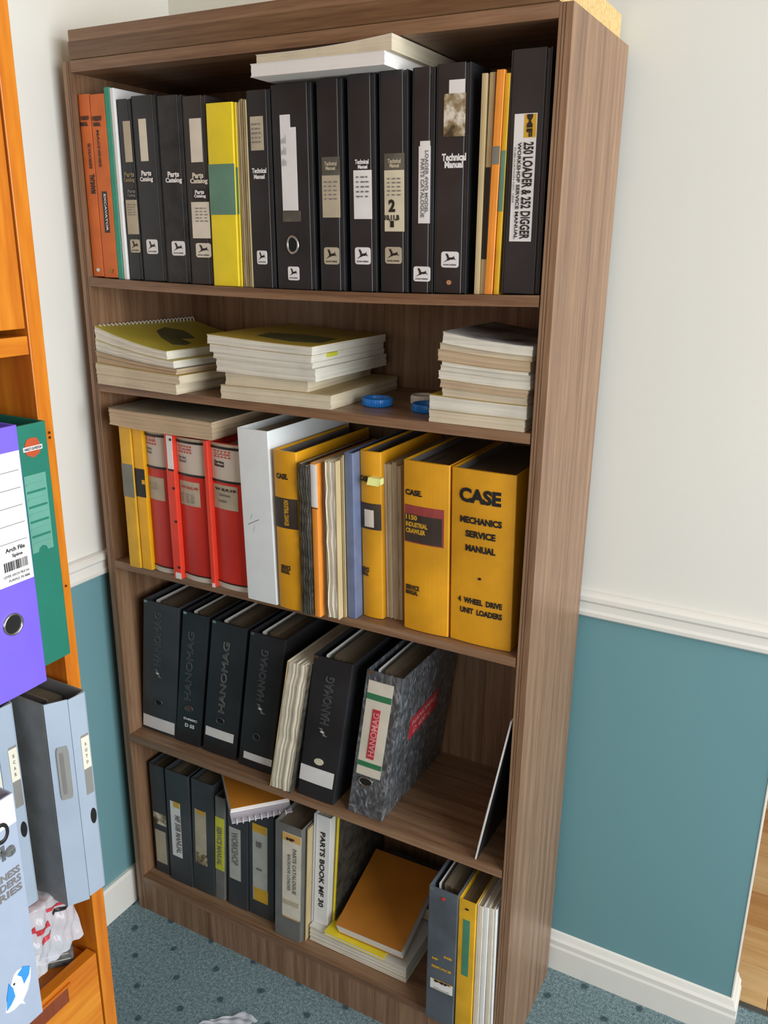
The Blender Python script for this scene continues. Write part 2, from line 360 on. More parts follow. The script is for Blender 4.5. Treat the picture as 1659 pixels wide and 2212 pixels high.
struct(boxo('ceiling', 'ceiling_white', WX-.1, 3.5, -3.5, 2.4, 2.42, 2.5))
# right hand wall with the window opening, rear wall with the second window, hall walls
for nm, x0, x1, y0, y1, z0, z1 in (('wall_right', 3.4, 3.5, -3.5, -2.2, 0, 2.42), ('wall_right', 3.4, 3.5, .2, 2.4, 0, 2.42), ('wall_right', 3.4, 3.5, -2.2, .2, 0, .8), ('wall_right', 3.4, 3.5, -2.2, .2, 2.3, 2.42),
                                   ('wall_rear', WX-.1, .75, -3.5, -3.4, 0, 2.42), ('wall_rear', 2.65, 3.4, -3.5, -3.4, 0, 2.42), ('wall_rear', .75, 2.65, -3.5, -3.4, 0, .8), ('wall_rear', .75, 2.65, -3.5, -3.4, 2.2, 2.42),
                                   ('wall_hall', .8, 3.5, 2.4, 2.5, -.06, 2.42), ('wall_hall_left', .8, .9, WY+.1, 2.4, -.06, 2.42)):
    wall(nm, x0, x1, y0, y1, z0, z1, 'wall_mid')
# profiles: chair rail and baseboard, (distance from wall, height)
def extrude(name, prof, path, mat, parent=None):       # path: list of (x, y, outward normal x, y)
    vs = []; n = len(prof)
    for px, py, nx, ny in path: vs += [(px+nx*d, py+ny*d, z) for d, z in prof]
    fs = []
    for k in range(len(path)-1): fs += [(k*n+i, k*n+(i+1) % n, (k+1)*n+(i+1) % n, (k+1)*n+i) for i in range(n)]
    fs += [tuple(range(n)), tuple(reversed(range((len(path)-1)*n, len(path)*n)))]
    return struct(MB().add(vs, fs).build(name, mat, parent))
e = .0004
rail = [(e, RB_), (.010, RB_), (.013, RB_+.003), (.014, RB_+.010), (.011, RB_+.015), (.011, RB_+.028), (.017, RB_+.034), (.017, RB_+.042), (.012, RB_+.047), (.006, RT), (e, RT)]
skirt = [(e, 0), (.014, 0), (.014, BT*.62), (.0125, BT*.66), (.0118, BT*.68), (.0118, BT*.80), (.008, BT*.86), (.004, BT*.97), (e, BT)]
extrude('trim_1', rail, [(WX+.02, WY, 0, -1), (XR-.004, WY, 0, -1)], 'trim_gloss')
extrude('trim_2', rail, [(WX, -3.4, 1, 0), (WX, WY-.001, 1, 0)], 'trim_gloss')
extrude('baseboard_back', skirt, [(WX+.02, WY, 0, -1), (XR, WY, 1, -1), (XR, WY+.075, 1, 0)], 'trim_gloss')
extrude('baseboard_left', [(e, 0), (.012, 0), (.012, BT*.93), (.008, BT), (e, BT)], [(WX, -3.4, 1, 0), (WX, WY-.018, 1, 0)], 'trim_gloss')
struct(MB().box(XR-.0015, XR+.0025, WY-.0012, WY+.1, BT+.001, 2.41).build('trim_3', 'trim_gloss', bevel=.001))

# ================================================================ BOOKCASE
bc = thing('bookcase', (0, 0, 0), 'tall brown woodgrain bookcase with five crammed shelves standing against the cream and teal wall', 'bookcase')
def side(x0, x1, out):
    # front edge is a lipping with two fine grooves
    w = x1-x0; g = .0016
    xs = [0, .2, .2+g/w, .42, .42+g/w, 1] if out > 0 else [0, .58-g/w, .58, .8-g/w, .8, 1]
    prof = [(x0, 0), (x0+w*xs[1], 0), (x0+w*xs[1], .0012), (x0+w*xs[2], .0012), (x0+w*xs[2], 0), (x0+w*xs[3], 0), (x0+w*xs[3], .0012), (x0+w*xs[4], .0012), (x0+w*xs[4], 0), (x1, 0), (x1, .010), (x0, .010)]
    sp = MB().box(x0, x1, .010, BD, 0, TOP).build('side_panel', 'walnut_z', bc)
    MB().prism(prof, 0, TOP).build('edge_lipping', 'walnut_z', sp)
side(-TK, 0, -1); side(IW, IW+TK, 1)
boxo('back_panel', 'walnut_z', .0002, IW-.0002, BD-.0065, BD-.001, .02, TOP-.002, bc)
def board(z, sag, name='shelf', x0=.0008, x1=IW-.0022, t=SHT, y0=0.0, bev=.0008):
    n = 14; vs = []; fs = []
    for i in range(n+1):
        u = i/n; x = x0+(x1-x0)*u; dz = -sag*(1-(2*u-1)**2)
        vs += [(x, y0, z+dz), (x, BD-.007, z+dz), (x, BD-.007, z-t+dz), (x, y0, z-t+dz)]
    for i in range(n):
        a = 4*i; b_ = a+4; fs += [(a, b_, b_+1, a+1), (a+1, b_+1, b_+2, a+2), (a+2, b_+2, b_+3, a+3), (a+3, b_+3, b_, a)]
    fs += [(0, 1, 2, 3), (4*n+3, 4*n+2, 4*n+1, 4*n)]
    return MB().add(vs, fs).build(name, 'walnut_x', bc)
board(Z1-.0004, .0070); board(Z2-.0004, .0010); board(Z3-.0004, .0); board(Z4-.0004, .0)
board(ZB-.0004, 0, 'bottom_shelf', x1=IW-.0003)
boxo('plinth', 'walnut_z', .0003, IW-.0003, .0015, .018, 0, ZB-SHT-.0006, bc)
boxo('top_panel', 'walnut_x', .0003, IW-.0003, 0, BD-.007, 1.7588, 1.7772, bc, .0006)
cb = boxo('pediment', 'chipboard', .0005, IW-.0005, .0012, .298, 1.7782, 1.8226, bc)
boxo('pediment_face', 'walnut_dark_x', .0005, IW-.0005, -.0003, .0011, 1.7782, 1.8055, cb)
boxo('pediment_strip', 'walnut_x', .0030, IW-.0005, .0000, .0011, 1.8056, 1.8232, cb)

# ================================================================ BINDERS AND BOOKS (measured in metres in the bookcase's frame)
BOOKS = [
 {'k': 'binder', 's': 'z1', 'x': 0.0015, 'y': 0.01, 'z': 1.4222, 'w': 0.026, 'h': 0.3031, 'sh': 0, 'dep': 0.25, 'deco': [['T', 0.0035, 0.2624, 0.023, 0.2687, 'WORKSHOP', 'ink', 0], ['T', 0.002, 0.2531, 0.0195, 0.2594, 'MANUAL', 'ink', 0], ['T', 0.0151, 0.1836, 0.0211, 0.2249, 'SERVICE', 'ink', 90], ['T', 0.0132, 0.1446, 0.0255, 0.1727, 'MANUAL', 'ink', 90], ['O', 0.011, 0.0089, 0.0199, 0.0152, 'steel']], 'mat': 'orange', 'g': 'binders standing on the top shelf', 'label': 'left-hand of two orange binders at the left end of the top shelf'},
 {'k': 'binder', 's': 'z1', 'x': 0.0285, 'y': 0.01, 'z': 1.4211, 'w': 0.0345, 'h': 0.3026, 'sh': 0, 'dep': 0.25, 'deco': [['T', 0.0029, 0.2611, 0.0259, 0.2681, 'WORKSHOP', 'ink', 0], ['T', 0.0055, 0.2525, 0.0227, 0.2586, 'MANUAL', 'ink', 0], ['T', 0.0117, 0.1866, 0.017, 0.2463, 'MACHINES', 'ink', -90], ['L', 0.0124, 0.0778, 0.0239, 0.1468, 'black'], ['T', 0.0171, 0.0807, 0.0222, 0.1425, 'EXCAVATOR', 'white', -90], ['O', 0.0164, 0.0087, 0.0245, 0.0158, 'brass']], 'mat': 'orange', 'g': 'binders standing on the top shelf', 'label': 'right-hand orange binder on the top shelf, with a black embossed strip low on its spine'},
 {'k': 'thin', 's': 'z1', 'x': 0.0635, 'y': 0.01, 'z': 1.4197, 'w': 0.012, 'h': 0.3132, 'sh': 0, 'dep': 0.25, 'deco': [], 'mat': 'teal_plastic', 'g': 'binders standing on the top shelf', 'label': 'thin green folder next to the orange binders on the top shelf'},
 {'k': 'thin', 's': 'z1', 'x': 0.0776, 'y': 0.01, 'z': 1.4194, 'w': 0.0087, 'h': 0.3116, 'sh': -0.001, 'dep': 0.25, 'deco': [], 'mat': 'white_plastic', 'g': 'binders standing on the top shelf', 'label': 'thin white folder between the green folder and the first black binder'},
 {'k': 'binder', 's': 'z1', 'x': 0.0873, 'y': 0.014, 'z': 1.4192, 'w': 0.0317, 'h': 0.2941, 'sh': -0.0015, 'dep': 0.25, 'deco': [['L', 0.013, 0.1952, 0.0288, 0.2598, 'tan'], ['T', 0.0075, 0.1718, 0.032, 0.1791, 'Parts', 'fade', 0], ['T', 0.0053, 0.1624, 0.031, 0.1697, 'Catalog', 'fade', 0], ['L', 0.0096, 0.1367, 0.034, 0.1525, 'ink'], ['T', 0.0129, 0.1457, 0.0311, 0.1508, 'Parts', 'grey', 0], ['T', 0.0121, 0.1386, 0.0303, 0.1438, 'Catalog', 'grey', 0], ['L', 0.0059, 0.0774, 0.032, 0.1342, 'tan'], ['W', 0.0085, 0.1079, 0.0309, 0.1287, 'grey'], ['J', 0.0089, 0.0466, 0.0322, 0.0688, 'tan']], 'mat': 'black', 'g': 'binders standing on the top shelf', 'label': 'black parts catalogue binder beside the white folder, faded tan labels on its spine'},
 {'k': 'binder', 's': 'z1', 'x': 0.1209, 'y': 0.014, 'z': 1.4183, 'w': 0.0545, 'h': 0.2979, 'sh': -0.0014, 'dep': 0.25, 'deco': [['L', 0.0146, 0.1965, 0.0312, 0.2623, 'cream'], ['T', 0.0137, 0.1737, 0.0364, 0.1811, 'Parts', 'white', 0], ['T', 0.0096, 0.163, 0.0392, 0.1711, 'Catalog', 'white', 0], ['J', 0.0134, 0.0458, 0.0385, 0.07, 'white']], 'mat': 'black', 'g': 'binders standing on the top shelf', 'label': 'black parts catalogue binder with just one narrow cream label near its top'},
 {'k': 'binder', 's': 'z1', 'x': 0.1771, 'y': 0.013, 'z': 1.4171, 'w': 0.0523, 'h': 0.2955, 'sh': -0.0004, 'dep': 0.25, 'deco': [['T', 0.0163, 0.1716, 0.0412, 0.1792, 'Parts', 'white', 0], ['T', 0.0107, 0.161, 0.0466, 0.1696, 'Catalog', 'white', 0], ['J', 0.0154, 0.0453, 0.0441, 0.069, 'white']], 'mat': 'black_mottle', 'g': 'binders standing on the top shelf', 'label': 'mottled black parts catalogue binder with white lettering and no paper label'},
 {'k': 'binder', 's': 'z1', 'x': 0.2315, 'y': 0.013, 'z': 1.4162, 'w': 0.048, 'h': 0.2926, 'sh': -0.0009, 'dep': 0.25, 'deco': [['L', 0.0144, 0.1935, 0.0386, 0.2592, 'cream'], ['T', 0.0156, 0.1695, 0.0387, 0.177, 'Parts', 'cream', 0], ['T', 0.0102, 0.1596, 0.0485, 0.1681, 'Catalog', 'cream', 0], ['L', 0.0133, 0.1351, 0.0469, 0.1525, 'ink'], ['T', 0.0196, 0.1448, 0.0387, 0.1503, 'Parts', 'white', 0], ['T', 0.0173, 0.1381, 0.0418, 0.1436, 'Catalog', 'white', 0], ['L', 0.0096, 0.0748, 0.0481, 0.1321, 'cream'], ['W', 0.0177, 0.0999, 0.0462, 0.125, 'grey'], ['J', 0.0142, 0.044, 0.0461, 0.0672, 'cream']], 'mat': 'black_brown', 'g': 'binders standing on the top shelf', 'label': 'brownish black parts catalogue binder just left of the yellow manual, two cream labels'},
 {'k': 'book', 's': 'z1', 'x': 0.2822, 'y': 0.01, 'z': 1.4155, 'w': 0.053, 'h': 0.2797, 'sh': -0.0002, 'dep': 0.21, 'deco': [['L', 0.0005, 0.1126, 0.0556, 0.1898, 'sage', 'full']], 'mat': 'yellow', 'g': 'binders standing on the top shelf', 'label': 'thick yellow manual with a broad green band across its spine'},
 {'k': 'thin', 's': 'z1', 'x': 0.3355, 'y': 0.013, 'z': 1.415, 'w': 0.0044, 'h': 0.2796, 'sh': 0.0005, 'dep': 0.21, 'deco': [['L', -0.0008, 0.1139, 0.0031, 0.1848, 'sage', 'full']], 'mat': 'yellow', 'g': 'binders standing on the top shelf', 'label': 'thin yellow booklet pressed against the thick yellow manual'},
 {'k': 'mags', 's': 'z1', 'x': 0.344, 'y': 0.01, 'z': 1.415, 'w': 0.0192, 'h': 0.2846, 'sh': -0.0023, 'dep': 0.21, 'deco': [], 'mat': 'paper_tan', 'g': 'binders standing on the top shelf', 'n': 4, 'label': 'worn tan booklets between the yellow manual and the technical manuals'},
 {'k': 'binder', 's': 'z1', 'x': 0.3649, 'y': 0.012, 'z': 1.4148, 'w': 0.0453, 'h': 0.2942, 'sh': -0.0037, 'dep': 0.25, 'deco': [['L', 0.0062, 0.2083, 0.0308, 0.2571, 'tan'], ['W', 0.0087, 0.2173, 0.0287, 0.2494, 'grey'], ['T', 0.0066, 0.1754, 0.0345, 0.182, 'Technical', 'white', 0], ['T', 0.01, 0.1669, 0.0309, 0.1728, 'Manual', 'white', 0], ['J', 0.0091, 0.037, 0.029, 0.0583, 'white']], 'mat': 'black', 'g': 'binders standing on the top shelf', 'label': 'black technical manual binder with a single tan label, right of the worn tan booklets'},
 {'k': 'binder', 's': 'z1', 'x': 0.4151, 'y': 0.01, 'z': 1.4148, 'w': 0.0727, 'h': 0.2985, 'sh': -0.0058, 'dep': 0.262, 'deco': [['L', 0.0153, 0.119, 0.0441, 0.2383, 'white'], ['L', 0.0156, 0.2351, 0.034, 0.2563, 'white'], ['W', 0.017, 0.182, 0.0266, 0.2299, 'grey', -90], ['L', 0.0147, 0.1025, 0.0481, 0.1182, 'smoke'], ['H', 0.0203, 0.0532, 0.0435, 0.0824, 'steel'], ['J', 0.0206, 0.0139, 0.0419, 0.0349, 'white']], 'mat': 'black', 'g': 'binders standing on the top shelf', 'label': 'wide black lever arch binder with a silver ring hole and a torn white label'},
 {'k': 'binder', 's': 'z1', 'x': 0.4973, 'y': 0.01, 'z': 1.4152, 'w': 0.0439, 'h': 0.2998, 'sh': -0.0056, 'dep': 0.25, 'deco': [['L', 0.0068, 0.168, 0.0386, 0.194, 'smoke'], ['T', 0.0118, 0.1821, 0.0338, 0.1871, 'Technical', 'tan', 0], ['T', 0.0138, 0.1758, 0.0311, 0.1806, 'Manual', 'tan', 0], ['L', 0.0067, 0.1081, 0.0379, 0.1681, 'tan'], ['W', 0.0103, 0.1321, 0.0355, 0.1621, 'grey'], ['J', 0.0073, 0.0394, 0.0344, 0.0647, 'tan']], 'mat': 'black', 'g': 'binders standing on the top shelf', 'label': 'first black technical manual binder to the right of the silver ring binder, tan label'},
 {'k': 'binder', 's': 'z1', 'x': 0.5521, 'y': 0.01, 'z': 1.4158, 'w': 0.0457, 'h': 0.3016, 'sh': -0.0074, 'dep': 0.25, 'deco': [['T', 0.0114, 0.1822, 0.0348, 0.1878, 'Technical', 'white', 0], ['T', 0.0163, 0.1757, 0.0325, 0.1805, 'Manual', 'white', 0], ['L', 0.0082, 0.1053, 0.0391, 0.1735, 'white'], ['W', 0.0124, 0.1338, 0.036, 0.1676, 'grey'], ['J', 0.0085, 0.04, 0.0355, 0.0648, 'white']], 'mat': 'black', 'g': 'binders standing on the top shelf', 'label': 'black technical manual binder with a bright white label and white emblem'},
 {'k': 'binder', 's': 'z1', 'x': 0.6048, 'y': 0.01, 'z': 1.4166, 'w': 0.0458, 'h': 0.3023, 'sh': -0.0075, 'dep': 0.25, 'deco': [['L', 0.0081, 0.1713, 0.0408, 0.1939, 'smoke'], ['T', 0.0139, 0.181, 0.0354, 0.1861, 'Technical', 'tan', 0], ['T', 0.0169, 0.1751, 0.0326, 0.1799, 'Manual', 'tan', 0], ['L', 0.0079, 0.087, 0.0401, 0.1713, 'cream2'], ['W', 0.0126, 0.1352, 0.0365, 0.1627, 'grey'], ['T', 0.0151, 0.1152, 0.0261, 0.1303, '2', 'ink', 0], ['T', 0.0085, 0.1019, 0.0329, 0.1095, '10,11,B', 'ink', 0], ['T', 0.0176, 0.0934, 0.0238, 0.1013, '1', 'ink', 0], ['J', 0.008, 0.0413, 0.0357, 0.0652, 'tan']], 'mat': 'black', 'g': 'binders standing on the top shelf', 'label': 'black technical manual binder whose cream label has a large handwritten 2'},
 {'k': 'binder', 's': 'z1', 'x': 0.6559, 'y': 0.01, 'z': 1.4173, 'w': 0.035, 'h': 0.302, 'sh': -0.0051, 'dep': 0.25, 'deco': [['L', 0.0133, 0.2002, 0.0288, 0.2076, 'white'], ['L', 0.0114, 0.0977, 0.0296, 0.2009, 'white'], ['T', 0.0152, 0.1057, 0.0211, 0.1843, 'PARTS CATALOGUE', 'grey', -90], ['T', 0.022, 0.1113, 0.0271, 0.195, 'LOADER 4WD MODEL', 'grey', -90], ['J', 0.0041, 0.0165, 0.0314, 0.0377, 'white']], 'mat': 'black', 'g': 'binders standing on the top shelf', 'label': 'narrow black binder with a long thin handwritten white strip and a low emblem'},
 {'k': 'binder', 's': 'z1', 'x': 0.6925, 'y': 0.01, 'z': 1.4183, 'w': 0.051199999999999996, 'h': 0.3026, 'sh': -0.0046, 'dep': 0.25, 'deco': [['L', 0.0197, 0.2634, 0.0431, 0.2817, 'white'], ['L', 0.0125, 0.2105, 0.0446, 0.2648, 'stain'], ['T', 0.0109, 0.1797, 0.0477, 0.1882, 'Technical', 'white', 0], ['T', 0.0153, 0.1704, 0.0433, 0.1785, 'Manual', 'white', 0], ['J', 0.0122, 0.0362, 0.0395, 0.0583, 'white'], ['O', 0.0214, 0.0121, 0.0295, 0.0189, 'steel']], 'mat': 'black', 'g': 'binders standing on the top shelf', 'label': 'wide black technical manual binder with a white tab above a brown stained photo label'},
 {'k': 'thin', 's': 'z1', 'x': 0.7565, 'y': 0.01, 'z': 1.4189, 'w': 0.0078, 'h': 0.2861, 'sh': -0.0015, 'dep': 0.21, 'deco': [], 'mat': 'paper_tan', 'g': 'binders standing on the top shelf', 'label': 'thin beige booklet with frayed edge right of the wide technical manual'},
 {'k': 'thin', 's': 'z1', 'x': 0.7646, 'y': 0.013, 'z': 1.4191, 'w': 0.0079, 'h': 0.2869, 'sh': 0.0006, 'dep': 0.21, 'deco': [['L', 0.0015, 0.0479, 0.0143, 0.169, 'ink', 'full']], 'mat': 'paper_yellow', 'g': 'binders standing on the top shelf', 'label': 'thin pale yellow booklet between the beige and orange booklets on the top shelf'},
 {'k': 'thin', 's': 'z1', 'x': 0.7736, 'y': 0.008, 'z': 1.4195, 'w': 0.0112, 'h': 0.2879, 'sh': 0.0033, 'dep': 0.21, 'deco': [['L', 0.0018, 0.1716, 0.0139, 0.1943, 'midgrey', 'full']], 'mat': 'orange_light', 'g': 'binders standing on the top shelf', 'label': 'thin orange booklet with a grey band, near the right end of the top shelf'},
 {'k': 'thin', 's': 'z1', 'x': 0.7863, 'y': 0.01, 'z': 1.4197, 'w': 0.0072, 'h': 0.283, 'sh': 0.0022, 'dep': 0.21, 'deco': [['L', -0.0026, 0.1111, 0.0113, 0.1887, 'sage', 'full']], 'mat': 'mustard', 'g': 'binders standing on the top shelf', 'label': 'thin mustard booklet with a green band beside the loader and digger binder'},
 {'k': 'binder', 's': 'z1', 'x': 0.7984, 'y': 0.01, 'z': 1.4215, 'w': 0.0557, 'h': 0.308, 'sh': -0.0025, 'dep': 0.25, 'deco': [['L', 0.0085, 0.07, 0.04, 0.231, 'white'], ['L', 0.0225, 0.2015, 0.0392, 0.23, 'gold'], ['T', 0.0265, 0.204, 0.0345, 0.228, 'MF', 'ink', -90], ['T', 0.0235, 0.073, 0.0375, 0.196, '250 LOADER & 252 DIGGER', 'ink', -90], ['T', 0.0155, 0.073, 0.0205, 0.196, 'WORKSHOP SERVICE MANUAL', 'ink', -90], ['T', 0.0105, 0.12, 0.0128, 0.19, 'PUBLICATION NO. 1856', 'grey', -90]], 'mat': 'black', 'g': 'binders standing on the top shelf', 'label': 'tall black binder at the right end of the top shelf, white loader and digger label'},
 {'k': 'binder', 's': 'z3', 'x': 0.0513, 'y': -0.0085, 'z': 0.8689, 'w': 0.0285, 'h': 0.2971, 'sh': -0.0002, 'dep': 0.24, 'deco': [['L', 0.0013, 0.1452, 0.0285, 0.2107, 'midgrey', 'full']], 'mat': 'mustard', 'g': 'manuals and binders on the middle shelf', 'label': 'slim mustard binder at the left end of the middle shelf with a grey band'},
 {'k': 'binder', 's': 'z3', 'x': 0.0814, 'y': -0.0048, 'z': 0.8689, 'w': 0.0255, 'h': 0.2878, 'sh': -0.0014, 'dep': 0.24, 'deco': [['L', 0.0018, 0.1485, 0.0262, 0.2043, 'ink', 'full'], ['L', 0.0173, 0.1749, 0.0271, 0.1831, 'mustard']], 'mat': 'amber', 'g': 'manuals and binders on the middle shelf', 'label': 'bright amber binder with a black band, second from the left on the middle shelf'},
 {'k': 'redbinder', 's': 'z3', 'x': 0.1075, 'y': 0.004, 'z': 0.8689, 'w': 0.0595, 'h': 0.2803, 'sh': -0.0016, 'dep': 0.24, 'deco': [['C', 0.0029, 0.2541, 0.0319, 0.272, 'redink'], ['T', 0.0035, 0.2443, 0.019, 0.2491, 'Service', 'grey', 0], ['T', 0.0046, 0.2371, 0.0176, 0.2419, 'Manual', 'grey', 0], ['L', -0.0003, 0.1473, 0.043, 0.1918, 'tan'], ['W', 0.0041, 0.1672, 0.0288, 0.1828, 'grey']], 'mat': 'red', 'g': 'manuals and binders on the middle shelf', 'label': 'leftmost of the three fat red and white service manual binders'},
 {'k': 'slim', 's': 'z3', 'x': 0.1678, 'y': -0.0111, 'z': 0.8689, 'w': 0.0197, 'h': 0.286, 'sh': -0.002, 'dep': 0.24, 'deco': [], 'mat': 'redbright', 'g': 'manuals and binders on the middle shelf', 'label': 'slim bright red binder with a white upper panel, between fat red binders'},
 {'k': 'redbinder', 's': 'z3', 'x': 0.1885, 'y': 0.0, 'z': 0.8689, 'w': 0.0701, 'h': 0.2778, 'sh': -0.0025, 'dep': 0.24, 'deco': [['C', 0.0055, 0.2495, 0.0404, 0.2639, 'redink'], ['T', 0.0051, 0.2387, 0.0249, 0.2436, 'Service', 'grey', 0], ['T', 0.0055, 0.232, 0.0243, 0.2369, 'Manual', 'grey', 0], ['L', 0.0022, 0.1499, 0.0515, 0.1961, 'tan'], ['T', 0.0077, 0.1819, 0.0489, 0.1867, 'W 8,9,10', 'redink', 0], ['W', 0.0031, 0.1553, 0.0433, 0.1734, 'grey']], 'mat': 'red', 'g': 'manuals and binders on the middle shelf', 'label': 'middle one of the three fat red and white service manual binders'},
 {'k': 'slim', 's': 'z3', 'x': 0.2594, 'y': -0.0109, 'z': 0.8689, 'w': 0.0098, 'h': 0.28, 'sh': -0.0029, 'dep': 0.24, 'deco': [], 'mat': 'redbright', 'g': 'manuals and binders on the middle shelf', 'label': 'very slim red binder edge between the second and third red and white binders'},
 {'k': 'redbinder', 's': 'z3', 'x': 0.2695, 'y': 0.0, 'z': 0.8689, 'w': 0.0742, 'h': 0.2773, 'sh': -0.0028, 'dep': 0.24, 'deco': [['C', 0.0069, 0.2512, 0.0491, 0.2649, 'redink'], ['T', 0.0078, 0.2409, 0.032, 0.2458, 'Service', 'ink', 0], ['T', 0.008, 0.2347, 0.0316, 0.2396, 'Manual', 'ink', 0], ['L', 0.0004, 0.1558, 0.0576, 0.2008, 'tan'], ['T', 0.0055, 0.19, 0.055, 0.195, 'W 8,9,10', 'ink', 0], ['T', 0.0168, 0.1804, 0.042, 0.1852, 'Service', 'grey', 0], ['T', 0.0144, 0.1692, 0.0349, 0.1741, 'Loader', 'grey', 0]], 'mat': 'red', 'g': 'manuals and binders on the middle shelf', 'label': 'rightmost of the three fat red and white service manual binders, half behind the white binder'},
 {'k': 'binder', 's': 'z3', 'x': 0.3521, 'y': -0.021, 'z': 0.8689, 'w': 0.0645, 'h': 0.3147, 'sh': -0.0095, 'dep': 0.265, 'deco': [['M', 0.0116, 0.1313, 0.0364, 0.163, 'ink']], 'mat': 'white_binder', 'g': 'manuals and binders on the middle shelf', 'label': 'tall white binder standing proud of the middle shelf, pen marks on its spine'},
 {'k': 'case', 's': 'z3', 'x': 0.4221, 'y': -0.02, 'z': 0.8689, 'w': 0.0468, 'h': 0.2852, 'sh': -0.0057, 'dep': 0.245, 'deco': [['T', 0.0071, 0.2376, 0.0311, 0.2461, 'CASE.', 'ink', 0], ['L', 0.0, 0.1502, 0.0456, 0.2038, 'panelblack', 'full'], ['T', 0.0207, 0.155, 0.03, 0.2008, 'INDUSTRIAL CRAWLER', 'gold', -90], ['T', 0.0088, 0.0745, 0.0294, 0.0818, 'SERVICE', 'ink', 0], ['T', 0.0084, 0.0666, 0.0275, 0.0738, 'MANUAL', 'ink', 0]], 'mat': 'case_yellow', 'g': 'manuals and binders on the middle shelf', 'label': 'narrow yellow service manual binder just right of the white binder, black panel with faded print'},
 {'k': 'mags', 's': 'z3', 'x': 0.4755, 'y': -0.028, 'z': 0.8689, 'w': 0.0216, 'h': 0.2751, 'sh': -0.0039, 'dep': 0.23, 'deco': [], 'mat': 'worn_black', 'g': 'manuals and binders on the middle shelf', 'n': 2, 'label': 'ragged black covered booklets with torn edges on the middle shelf'},
 {'k': 'book', 's': 'z3', 'x': 0.4981, 'y': -0.024, 'z': 0.8689, 'w': 0.0129, 'h': 0.2728, 'sh': -0.0045, 'dep': 0.22, 'deco': [['L', -0.0036, 0.1981, 0.0142, 0.2707, 'white', 'full'], ['L', -0.0038, 0.1952, 0.0141, 0.1964, 'ink', 'full']], 'mat': 'orange_light', 'g': 'manuals and binders on the middle shelf', 'label': 'narrow orange booklet with a bright white top section on the middle shelf'},
 {'k': 'mags', 's': 'z3', 'x': 0.5113, 'y': -0.015, 'z': 0.8689, 'w': 0.007, 'h': 0.2794, 'sh': -0.0022, 'dep': 0.22, 'deco': [], 'mat': 'paper_tan', 'g': 'manuals and binders on the middle shelf', 'n': 3, 'label': 'ragged tan booklets beside the orange and white booklet'},
 {'k': 'mags', 's': 'z3', 'x': 0.5223, 'y': -0.018, 'z': 0.8689, 'w': 0.0219, 'h': 0.2789, 'sh': -0.005, 'dep': 0.225, 'deco': [], 'mat': 'paper', 'g': 'manuals and binders on the middle shelf', 'n': 3, 'label': 'cream coloured page block standing in the centre of the middle shelf'},
 {'k': 'mags', 's': 'z3', 'x': 0.5451, 'y': -0.006, 'z': 0.8689, 'w': 0.004, 'h': 0.2906, 'sh': -0.0057, 'dep': 0.225, 'deco': [], 'mat': 'paper_tan', 'g': 'manuals and binders on the middle shelf', 'n': 2, 'label': 'thin grey beige booklets against the slate blue folder'},
 {'k': 'binder', 's': 'z3', 'x': 0.5508, 'y': 0.0, 'z': 0.8689, 'w': 0.0168, 'h': 0.292, 'sh': -0.007, 'dep': 0.235, 'deco': [], 'mat': 'slate_blue', 'g': 'manuals and binders on the middle shelf', 'label': 'creased slate blue folder left of the yellow manual with the torn black panel'},
 {'k': 'case', 's': 'z3', 'x': 0.5693, 'y': 0.0224, 'z': 0.8689, 'w': 0.039, 'h': 0.2938, 'sh': -0.0084, 'dep': 0.24, 'deco': [['T', -0.0051, 0.2428, 0.0174, 0.2513, 'CASE.', 'ink', 0], ['L', -0.0125, 0.1603, 0.0379, 0.2058, 'panelblack', 'full'], ['L', 0.008, 0.1644, 0.026, 0.1944, 'cream'], ['T', -0.0076, 0.0838, 0.0158, 0.0911, 'SERVICE', 'ink', 0], ['T', -0.0072, 0.076, 0.0142, 0.0833, 'MANUAL', 'ink', 0], ['Y', 0.0203, 0.2395, 0.0444, 0.2538, 'paleyellow']], 'mat': 'case_yellow', 'g': 'manuals and binders on the middle shelf', 'label': 'yellow service manual binder with a torn black panel and a pale tab'},
 {'k': 'mags', 's': 'z3', 'x': 0.6103, 'y': 0.0307, 'z': 0.8689, 'w': 0.0308, 'h': 0.2794, 'sh': -0.0095, 'dep': 0.225, 'deco': [], 'mat': 'paper_pink', 'g': 'manuals and binders on the middle shelf', 'n': 4, 'label': 'pinkish beige magazines right of the yellow manual with the pale tab'},
 {'k': 'case', 's': 'z3', 'x': 0.6533, 'y': 0.0139, 'z': 0.8689, 'w': 0.0809, 'h': 0.2907, 'sh': -0.0069, 'dep': 0.25, 'deco': [['T', 0.0039, 0.2345, 0.035, 0.243, 'CASE.', 'ink', 0], ['L', 0.0025, 0.1543, 0.0726, 0.2177, 'maroon'], ['L', 0.0025, 0.1561, 0.0694, 0.2024, 'panelblack'], ['T', 0.005, 0.1939, 0.0265, 0.2011, '1150', 'gold', 0], ['T', 0.005, 0.1821, 0.0452, 0.1893, 'INDUSTRIAL', 'gold', 0], ['T', 0.005, 0.1713, 0.0415, 0.1784, 'CRAWLER', 'gold', 0], ['T', 0.0048, 0.0728, 0.0306, 0.08, 'SERVICE', 'ink', 0], ['T', 0.0047, 0.0638, 0.0281, 0.0711, 'MANUAL', 'ink', 0]], 'mat': 'case_yellow', 'g': 'manuals and binders on the middle shelf', 'label': 'second yellow service manual from the right, dark panel under a maroon stripe'},
